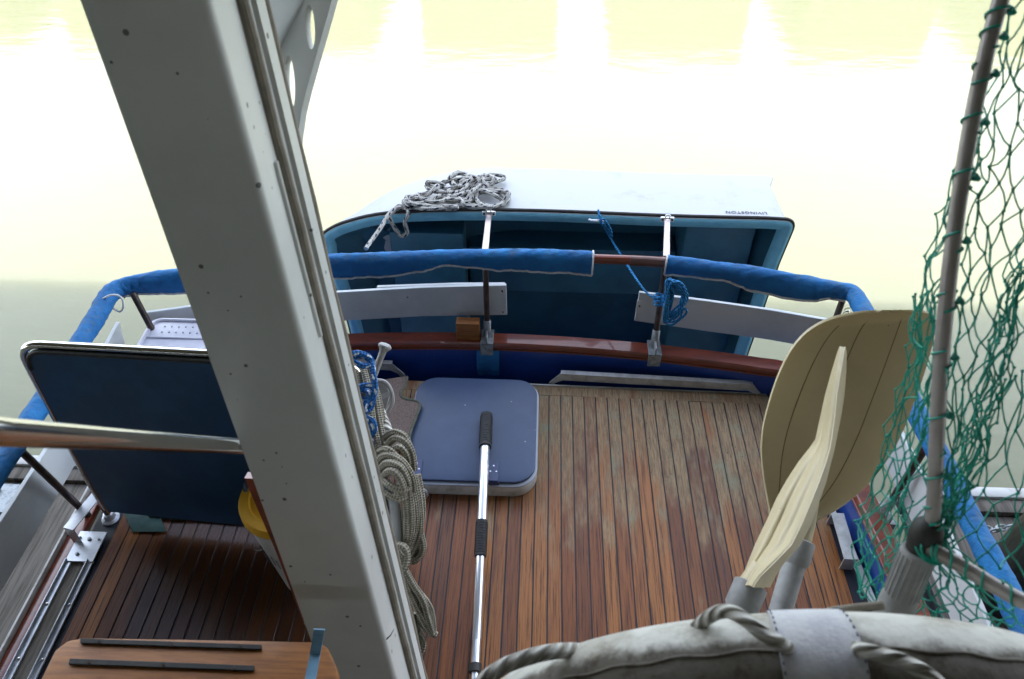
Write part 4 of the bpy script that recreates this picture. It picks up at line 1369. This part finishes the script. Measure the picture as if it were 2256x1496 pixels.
# white laid rope piece and webbing loop behind
mb = MB(); mb.tube(strand([(838, 905, 2.05), (845, 925, 2.03), (855, 950, 2.0), (862, 975, 1.98)]), .013, 10)
tag(mb.build('rope_end', M['ropelay'], smooth=80), 'thick white twisted rope end above the grey bundle', 'rope')
q = [P(a, b, d=2.25) for a, b in ((826, 838), (848, 842), (862, 862), (864, 888), (852, 908), (838, 912))]
mb = MB(); mb.tube(spline(q, 6), .0062, 8); lp = mb.build('webbing_loop', M['greyplastic'])
tag(lp, 'round white handle loop with a band beside the carpet', 'handle')
mb = MB(); mb.slab([P(830, 872, d=2.245), P(862, 860, d=2.245), P(866, 870, d=2.245), P(833, 884, d=2.245)], .004); mb.build('band', M['webbing'], lp)
mb = MB(); mb.slab([P(830, 842, d=2.30), P(850, 846, d=2.30), P(858, 870, d=2.3), P(850, 900, d=2.3), P(832, 905, d=2.3)], .01); mb.build('cup', M['greyplastic'], lp)
# grey round-headed peg
a, b = P(850, 757, d=2.16), P(822, 832, d=2.16)
ax = (b - a).normalized()
mb = MB(); mb.lathe([(.0, -.002), (.013, .0), (.019, .006), (.019, .011), (.011, .020), (.0095, .03), (.0095, (b - a).length)], a, ax, 20)
tag(mb.build('peg', M['greyplastic']), 'grey peg with a round flat head standing up beside the mast', 'peg')

# carpet off-cut and ring by the hatch
cpx = [(845, 838), (897, 830), (893, 850), (882, 868), (890, 878), (917, 884), (925, 893), (918, 915), (905, 950), (895, 985), (860, 985), (838, 900)]
mb = MB(); pts_ = [P(a, b, z=.093) for a, b in cpx]; mb.slab(pts_, .006, (0, 0, 1)); cp = mb.build('carpet_piece', M['carpet'], bevel=.001, seg=1)
tag(cp, 'brown carpet off-cut with bound edge lying on the hatch corner', 'carpet')
mb = MB(); mb.tube(spline([P(a, b, z=.098) for a, b in cpx[1:11]], 5), .0065, 6); mb.build('binding', M['carpetedge'], cp)
q = P(928, 1088, z=.04)
mb = MB(); mb.tube([q + Vector((.022 * math.cos(a) , -.01 * math.sin(a) * 0, .03 * math.sin(a))) for a in [i * PI / 10 for i in range(20)]], .007, 8, closed=True)
tag(mb.build('lifting_ring', M['greyplastic']), 'grey ring handle against the near left corner of the hatch', 'ring')

# ================================================================== telescopic pole
def zd(py): return .110 if py < 1060 else (.110 + (.024 - .110) * min(1, (py - 1060) / 330))
pl = thing('boat_pole', 'telescopic aluminium pole with two black grips lying from hatch to deck', 'pole', P(1060, 1250, z=.05))
cl_ = lambda py: 1072 + (1046 - 1072) * ((py - 915) / (1496 - 915)) ** 1.0
def pseg(y0, y1, r, m, name, n=14):
    L = [P(cl_(y0 + (y1 - y0) * i / 6), y0 + (y1 - y0) * i / 6, z=zd(y0 + (y1 - y0) * i / 6)) for i in range(7)]
    mb = MB(); mb.tube(L, r, n); return mb.build(name, m, pl, smooth=50)
g = pseg(914, 985, .0255, M['blackgrip'], 'grip')
pseg(983, 1150, .0185, M['chrome'], 'tube')
g2 = pseg(1148, 1226, .0225, M['blackgrip'], 'grip')
pseg(1224, 1410, .0165, M['chrome'], 'tube')
pseg(1408, 1470, .0150, M['chrome'], 'tube')
pseg(1464, 1482, .0215, M['rubber'], 'collar')
pseg(1480, 1640, .0120, M['chrome'], 'tube')
for (y0, y1, r, gg, nn) in ((918, 980, .0258, g, 11), (1152, 1222, .0228, g2, 12)):
    mb = MB()
    for i in range(nn):
        yy = y0 + (y1 - y0) * (i + .5) / nn
        c = P(cl_(yy), yy, z=zd(yy)); d_ = (P(cl_(yy + 5), yy + 5, z=zd(yy + 5)) - c).normalized()
        u = d_.orthogonal().normalized(); v = d_.cross(u)
        mb.tube([c + (u * math.cos(a) + v * math.sin(a)) * r for a in [j * PI / 8 for j in range(16)]], .0016, 5, closed=True)
    mb.build('grip_rings', M['rubber'], gg)

# ================================================================== kayak paddles
def paddle_a():
    pd = thing('paddle', 'cream paddle with its broad blade facing the camera, behind the other one', 'paddle', P(1760, 1190, d=1.62), 'paddles standing in the rail holder')
    # the two edges of the blade, from the tip down to the neck
    Lf = [(1912, 685), (1872, 687), (1826, 696), (1790, 711), (1760, 735), (1735, 772), (1714, 825), (1698, 890), (1689, 950), (1690, 1010), (1700, 1070), (1712, 1125), (1722, 1170), (1738, 1195)]
    Rt = [(1930, 685), (1970, 685), (2000, 688), (2014, 696), (2021, 712), (2020, 750), (2010, 815), (1996, 880), (1975, 960), (1950, 1020), (1915, 1075), (1868, 1125), (1815, 1165), (1792, 1195)]
    Lf = spline([(a, b, 0) for a, b in Lf], 4); Rt = spline([(a, b, 0) for a, b in Rt], 4)
    def bladept(i, u):
        l_, r_ = Lf[i], Rt[i]
        yy = l_.y + (r_.y - l_.y) * u
        s = (yy - 686) / 504
        q = P(l_.x + (r_.x - l_.x) * u, yy, d=1.70)
        ux = (q - CAM).length
        w_ = (l_.x + (r_.x - l_.x) * u - 1690) / 330
        dep = -.030 * (1 - (2 * u - 1) ** 2) * min(1, i / 14) * (1 - .2 * s) + .06 * (w_ - .5) - .10 * (s - .5)
        return q + (ROT @ Vector((0, 0, 1))) * dep
    rows = [[bladept(i, j / 14) for j in range(15)] for i in range(len(Lf))]
    mb = MB(); mb.grid(rows, -.006); bl = mb.build('blade', M['paddle'], pd, smooth=60)
    for u0, u1, a0, a1 in ((.30, .16, 5, 44), (.50, .45, 4, 44), (.78, .70, 4, 46)):
        pr_ = [bladept(i, u0 + (u1 - u0) * (i - a0) / (a1 - a0)) + (ROT @ Vector((0, 0, .0064))) for i in range(a0, a1)]
        rb = MB(); rb.tube(pr_, .0011, 6); rb.build('rib_line', mat('grimy_rib', (.20, .15, .075), rough=.6), bl)
    a, b = P(1766, 1160, d=1.66), P(1757, 1235, d=1.63)
    mb = MB(); mb.tube([P(1800, 1080, d=1.66), P(1775, 1150, d=1.655), a.lerp(b, .5)], [.008, .021, .023], 14); mb.build('neck', M['paddle'], pd)
    mb = MB(); ax = (P(1690, 1420, d=1.60) - a).normalized()
    c = P(1765, 1190, d=1.645)
    mb.lathe([(.026, 0), (.030, .002), (.030, .045), (.024, .055)], c, ax, 20); mb.build('collar', M['greyplastic'], pd)
    mb = MB(); mb.tube([c + ax * .05, c + ax * .75], .0235, 16); mb.build('shaft', M['greyplastic'], pd)


def paddle_b():
    pd = thing('paddle', 'cream paddle seen edge on with a twisted fluted blade, in front', 'paddle', P(1650, 1290, d=1.42), 'paddles standing in the rail holder')
    # rows: (y, left edge x, ridge x, right edge x)
    L = [(764, 1854, 1857, 1859), (780, 1848, 1855, 1861), (820, 1836, 1848, 1860), (870, 1822, 1840, 1856), (920, 1811, 1835, 1848), (970, 1800, 1828, 1838), (990, 1786, 1824, 1834), (1020, 1762, 1816, 1826), (1060, 1736, 1802, 1816), (1100, 1714, 1786, 1802), (1150, 1692, 1765, 1784), (1200, 1668, 1740, 1758), (1240, 1652, 1700, 1722), (1268, 1642, 1672, 1704), (1292, 1634, 1656, 1692)]
    rows = []
    for i, (yy, a, b, c) in enumerate(L):
        s = (yy - 764) / 536
        row = []
        for j in range(17):
            u = j / 16
            xx = a + (b - a) * u
            dd = 1.47 + .10 * (1 - s) - .05 * u * s ** .5 + .0075 * math.sin(u * 15 + s * 2) * min(1, s * 1.3) * (1 - .4 * u)
            dd += .045 * (1 - u)
            row.append(P(xx, yy, d=dd - .05 * s))
        for j in range(1, 5):
            u = j / 4
            row.append(P(b + (c - b) * u, yy, d=1.47 + .10 * (1 - s) - .05 * s ** .5 - .05 * s + .05 * u))
        rows.append(row)
    mb = MB(); mb.grid(rows, -.004); mb.build('blade', M['paddle'], pd, smooth=50)
    c = P(1657, 1282, d=1.44)
    ax = (P(1590, 1440, d=1.40) - c).normalized()
    mb = MB(); mb.tube([P(1672, 1246, d=1.455), c, c + ax * .02], [.015, .0225, .023], 16); mb.build('neck', M['paddle'], pd)
    mb = MB(); mb.lathe([(.0265, .004), (.031, .006), (.031, .05), (.024, .062)], c, ax, 22); mb.build('collar', M['greyplastic'], pd)
    mb = MB(); mb.tube([c + ax * .055, c + ax * .7], .0235, 16); mb.build('shaft', M['greyplastic'], pd)


paddle_a()
paddle_b()

# ================================================================== landing net
ln_ = thing('landing_net', 'landing net with drooping green knotted mesh at the right edge', 'net', P(2035, 1185, d=.95))
HB = P(2036, 1186, d=.95)
arm1 = spline([P(2050, 1172, d=.94), P(2058, 1100, d=.93), P(2070, 850, d=.90), P(2092, 600, d=.87), P(2130, 330, d=.85), P(2172, 120, d=.83), P(2205, 0, d=.82), P(2240, -120, d=.81)], 8)
mb = MB(); mb.tube(arm1, .0086, 14); mb.build('hoop_arm', M['nettube'], ln_)
arm2 = spline([P(2048, 1208, d=.94), P(2075, 1222, d=.93), P(2125, 1250, d=.92), P(2190, 1290, d=.90), P(2256, 1325, d=.88), P(2350, 1360, d=.86)], 8)
mb = MB(); mb.tube(arm2, .0090, 14); mb.build('hoop_arm', M['nettube'], ln_)
mb = MB(); ax = (P(1985, 1310, d=.99) - HB).normalized()
mb.lathe([(.0, -.030), (.009, -.0285), (.0152, -.0225), (.0188, -.0135), (.0195, -.006), (.0188, .002), (.0165, .010), (.016, .02)], HB, ax, 20); mb.build('yoke', M['rubber'], ln_)
mb = MB(); mb.lathe([(.019, .018), (.0205, .022), (.0205, .09), (.0225, .10), (.0225, .40)], HB, ax, 24)
hd = mb.build('handle', M['greyplastic'], ln_)
mb = MB()
u_ = ax.orthogonal().normalized(); v_ = ax.cross(u_)
for i in range(22):
    a = 2 * PI * i / 22
    mb.tube([HB + ax * .024 + (u_ * math.cos(a) + v_ * math.sin(a)) * .0207, HB + ax * .088 + (u_ * math.cos(a) + v_ * math.sin(a)) * .0207], .0011, 4)
mb.build('ribs', M['greyplastic'], hd)


def netpatch(mb, ctrl, nu, nv, r, rnd, jit=.3, sag=.35):
    """ctrl: rows of (px, py, d); a diamond mesh of nu x nv cells laid over the surface they span"""
    R = [[P(*q[:2], d=q[2]) for q in row] for row in ctrl]
    def ev(u, v):
        v = min(max(v, 0), 1); u = min(max(u, 0), 1)
        a = v * (len(R) - 1); i = min(int(a), len(R) - 2); fa = a - i
        def row(rw):
            b = u * (len(rw) - 1); j = min(int(b), len(rw) - 2); return rw[j].lerp(rw[j + 1], b - j)
        return row(R[i]).lerp(row(R[i + 1]), fa)
    N = {}
    for j in range(nv + 1):
        for i in range(nu + 1):
            o = .5 if j % 2 else 0
            u = (i + o) / nu
            if u > 1: continue
            e = 0 if i in (0, nu) else jit
            N[i, j] = ev(u + rnd.uniform(-e, e) / nu, (j + rnd.uniform(-jit, jit)) / nv) + (ROT @ Vector((rnd.uniform(-.003, .003), rnd.uniform(-.003, .003), rnd.uniform(-.012, .012))))
    def strand_(a, b):
        L = (b - a).length
        m_ = (a + b) / 2 + Vector((rnd.uniform(-1, 1), rnd.uniform(-1, 1), rnd.uniform(-1.2, .2))) * L * sag * .35
        t1 = a.lerp(m_, .55).lerp(m_.lerp(b, .45), .5)
        mb.tube([a, a.lerp(m_, .6) , m_.lerp(b, .4), b], r, 5, caps=False)
    for (i, j), p in N.items():
        if j == nv: continue
        for di in ((0, -1) if j % 2 == 0 else (0, 1)):
            q = N.get((i + di, j + 1))
            if q is not None: strand_(p, q)
    for p in N.values():
        k_ = r * 1.9
        d1 = Vector((rnd.uniform(-1, 1), rnd.uniform(-1, 1), rnd.uniform(-1, 1))).normalized()
        mb.tube([p - d1 * k_, p - d1 * k_ * .4, p + d1 * k_ * .4, p + d1 * k_], [r * .9, k_, k_, r * .8], 6)


nm = MB()
rnd = random.Random(4)
# left of the pole: bag hanging towards the deck
netpatch(nm, [[(2148, 270, .865), (2155, 270, .86)],
              [(2090, 430, .90), (2112, 440, .88), (2122, 420, .86)],
              [(2040, 560, .93), (2070, 580, .90), (2105, 560, .87)],
              [(2010, 680, .95), (2050, 700, .92), (2090, 690, .88)],
              [(1998, 800, .97), (2035, 830, .93), (2080, 820, .89)],
              [(1960, 930, 1.0), (2020, 960, .95), (2070, 960, .91)],
              [(1915, 1060, 1.04), (1990, 1080, .97), (2064, 1080, .92)],
              [(1885, 1180, 1.06), (1950, 1190, 1.0), (2030, 1170, .95)],
              [(1882, 1270, 1.07), (1930, 1290, 1.02), (2000, 1270, .97)],
              [(1905, 1325, 1.06), (1935, 1340, 1.02), (1970, 1330, .99)]], 5, 27, .00105, rnd, .32, .5)
# second layer nearer the deck edge, sparse
netpatch(nm, [[(2012, 640, .98), (2060, 650, .95)], [(1985, 840, 1.02), (2050, 850, .97)], [(1930, 1010, 1.06), (2040, 1020, 1.0)], [(1890, 1150, 1.09), (2010, 1160, 1.03)], [(1895, 1300, 1.08), (1975, 1310, 1.03)]], 4, 15, .00100, rnd, .36, .5)
# right of the pole: open veil from the hoop to the gathered bunch
netpatch(nm, [[(2222, -20, .825), (2300, -20, .80), (2400, -20, .78)],
              [(2185, 160, .85), (2250, 160, .82), (2330, 150, .80)],
              [(2160, 300, .86), (2230, 300, .83), (2310, 300, .81)],
              [(2135, 430, .87), (2210, 440, .85), (2300, 450, .83)],
              [(2118, 560, .88), (2185, 580, .87), (2270, 600, .86)],
              [(2105, 690, .89), (2160, 720, .89), (2235, 740, .88)],
              [(2095, 820, .90), (2140, 850, .905), (2190, 870, .90)],
              [(2085, 960, .915), (2115, 970, .92), (2150, 980, .92)],
              [(2075, 1090, .93), (2092, 1095, .935), (2110, 1100, .935)],
              [(2060, 1190, .95), (2070, 1190, .95), (2080, 1190, .95)]], 5, 26, .00105, rnd, .3, .45)
# gathered bunch
for kx in range(2):
    netpatch(nm, [[(2262, 500 + 30 * kx, .90), (2300, 520, .88)], [(2215, 640, .91), (2262, 660, .90)], [(2175, 790, .92), (2235, 800, .91)], [(2135, 920, .93), (2192, 930, .92)], [(2110, 1040, .94), (2150, 1050, .935)], [(2085, 1130, .95), (2112, 1130, .945)], [(2060, 1200, .955), (2085, 1205, .955)]], 3, 17, .00105, rnd, .5, .7)
# big loops at far right
netpatch(nm, [[(2200, 830, .93), (2340, 800, .90)], [(2165, 960, .94), (2330, 940, .91)], [(2130, 1080, .945), (2320, 1060, .92)], [(2090, 1180, .95), (2310, 1180, .93)], [(2075, 1225, .95), (2320, 1290, .92)]], 4, 8, .00105, rnd, .25, .4)
# under the yoke
netpatch(nm, [[(2030, 1215, .96), (2110, 1240, .93)], [(1990, 1265, .99), (2160, 1275, .93)], [(1950, 1310, 1.02), (2200, 1310, .93)], [(1915, 1345, 1.05), (2250, 1350, .93)], [(1905, 1375, 1.06), (2280, 1390, .93)]], 11, 8, .00100, rnd, .4, .6)
nmo = nm.build('mesh_netting', M['net'], ln_, smooth=70, kind='stuff')
# lacing turns round the hoop
mb = MB()
def lace(arm, t0, t1, n_):
    for i in range(n_):
        kk_ = int((t0 + (t1 - t0) * i / max(1, n_ - 1)) * (len(arm) - 2))
        c = arm[kk_]; d_ = (arm[kk_ + 1] - arm[kk_]).normalized(); u = d_.orthogonal().normalized(); v = d_.cross(u)
        ph = rnd.uniform(0, 6)
        mb.tube([c + (u * math.cos(a + ph) + v * math.sin(a + ph)) * .0102 + d_ * .011 * (a / PI - 1) for a in [j * PI / 8 for j in range(17)]], .0015, 5)
        mb.tube([c + ROT @ Vector((.010, -.002, .004)), c + ROT @ Vector((.013, .003, .003)), c + ROT @ Vector((.018, -.001, .0))], .0032, 6)
lace(arm1, .05, .92, 13)
lace(arm2, .02, .9, 7)
for i in range(5):
    a0 = rnd.uniform(0, 3)
    mb.tube([P(2055, 1205, d=.945) + ROT @ Vector(((.014 + .002 * i) * math.cos(a), (.012 + .0015 * i) * math.sin(a), .012 * math.cos(a + a0))) for a in [j * PI / 8 for j in range(16)]], .0016, 5, closed=True)
mb.build('lacing', M['net'], ln_, kind='stuff')

# ================================================================== life ring, foreground
RR, rr_ = .37, .063
top_c = P(1905, 1490, d=.80)
uax = Vector((1, 0.02, -.02)).normalized()
vax = Vector((0, -.13, .99)).normalized()
rc_ = top_c - vax * RR
def ringpt(a): return rc_ + vax * (RR * math.cos(a)) + uax * (RR * math.sin(a))
lr = thing('life_ring', 'dirty white life ring with white band and rope in the right foreground', 'life ring', rc_)
K = 96
mb = MB(); mb.tube([ringpt(2 * PI * i / K) for i in range(K)], rr_, 28, closed=True); mb.build('ring', M['ring'], lr, smooth=80)
# band round the tube
def bandpts(a0, a1, n_): return [ringpt(a0 + (a1 - a0) * i / n_) for i in range(n_ + 1)]
ba = -.145
mb = MB(); mb.tube(bandpts(ba - .095, ba + .095, 6), rr_ + .0022, 36, caps=False); bnd = mb.build('band', M['webbing'], lr, smooth=80)
mb = MB()
for sd in (-.088, .088):
    c = ringpt(ba + sd); t_ = (ringpt(ba + sd + .01) - c).normalized(); u = t_.orthogonal().normalized(); v = t_.cross(u)
    for i in range(90):
        if i % 2: continue
        a = 2 * PI * i / 90
        p0 = c + (u * math.cos(a) + v * math.sin(a)) * (rr_ + .003); p1 = c + (u * math.cos(a + .05) + v * math.sin(a + .05)) * (rr_ + .003)
        mb.tube([p0, p1], .0009, 4)
mb.build('stitching', M['ink'], bnd, kind='stuff')
def ringsurf(a, u, lift=0):
    c = ringpt(a); t_ = (ringpt(a + .01) - c).normalized()
    n0 = (c - rc_).normalized(); b0 = t_.cross(n0)
    return c + (n0 * math.cos(u * 2 * PI) + b0 * math.sin(u * 2 * PI)) * (rr_ + lift)
mb = MB(); mb.tube([ringsurf(-1.4 + 2.8 * i / 120, -.018 + .004 * math.sin(i * .9), -.0006) for i in range(121)], .0022, 6)
mb.build('seam', M['ring'], lr, smooth=80)
# grab line
gl = [P(1100, 1470, d=.82), P(1080, 1496, d=.80), P(1050, 1560, d=.80)]
fwd = ROT @ Vector((0, 0, 1))
line = [P(1480, 1430, d=.86), P(1530, 1385, d=.83), P(1570, 1354, d=.80), P(1605, 1347, d=.775), P(1640, 1364, d=.757), P(1680, 1396, d=.744), P(1712, 1415, d=.745), P(1735, 1428, d=.765), P(1755, 1438, d=.80)]
mb = MB(); mb.tube(spline(line, 8), .0072, 10); mb.build('grab_line', M['ropelay'], lr, smooth=80)
line = [P(1862, 1420, d=.80), P(1884, 1427, d=.765), P(1905, 1433, d=.742), P(1950, 1445, d=.732), P(2000, 1462, d=.725), P(2050, 1490, d=.72), P(2090, 1530, d=.72)]
mb = MB(); mb.tube(spline(line, 8), .0072, 10); mb.build('grab_line', M['ropelay'], lr, smooth=80)
line = [P(1000, 1580, d=.84), P(1040, 1528, d=.84), P(1072, 1494, d=.84), P(1110, 1468, d=.845), P(1160, 1449, d=.85), P(1215, 1436, d=.86), P(1270, 1432, d=.90)]
mb = MB(); mb.tube(spline(line, 8), .0085, 10); mb.build('grab_line', M['ropelay'], lr, smooth=80)
line = [P(1790, 1366, d=.86), P(1830, 1348, d=.85), P(1880, 1341, d=.84), P(1948, 1333, d=.83)]
mb = MB(); mb.tube(spline(line, 6), .0052, 8); mb.build('cord_end', M['halyard'], lr, smooth=80)
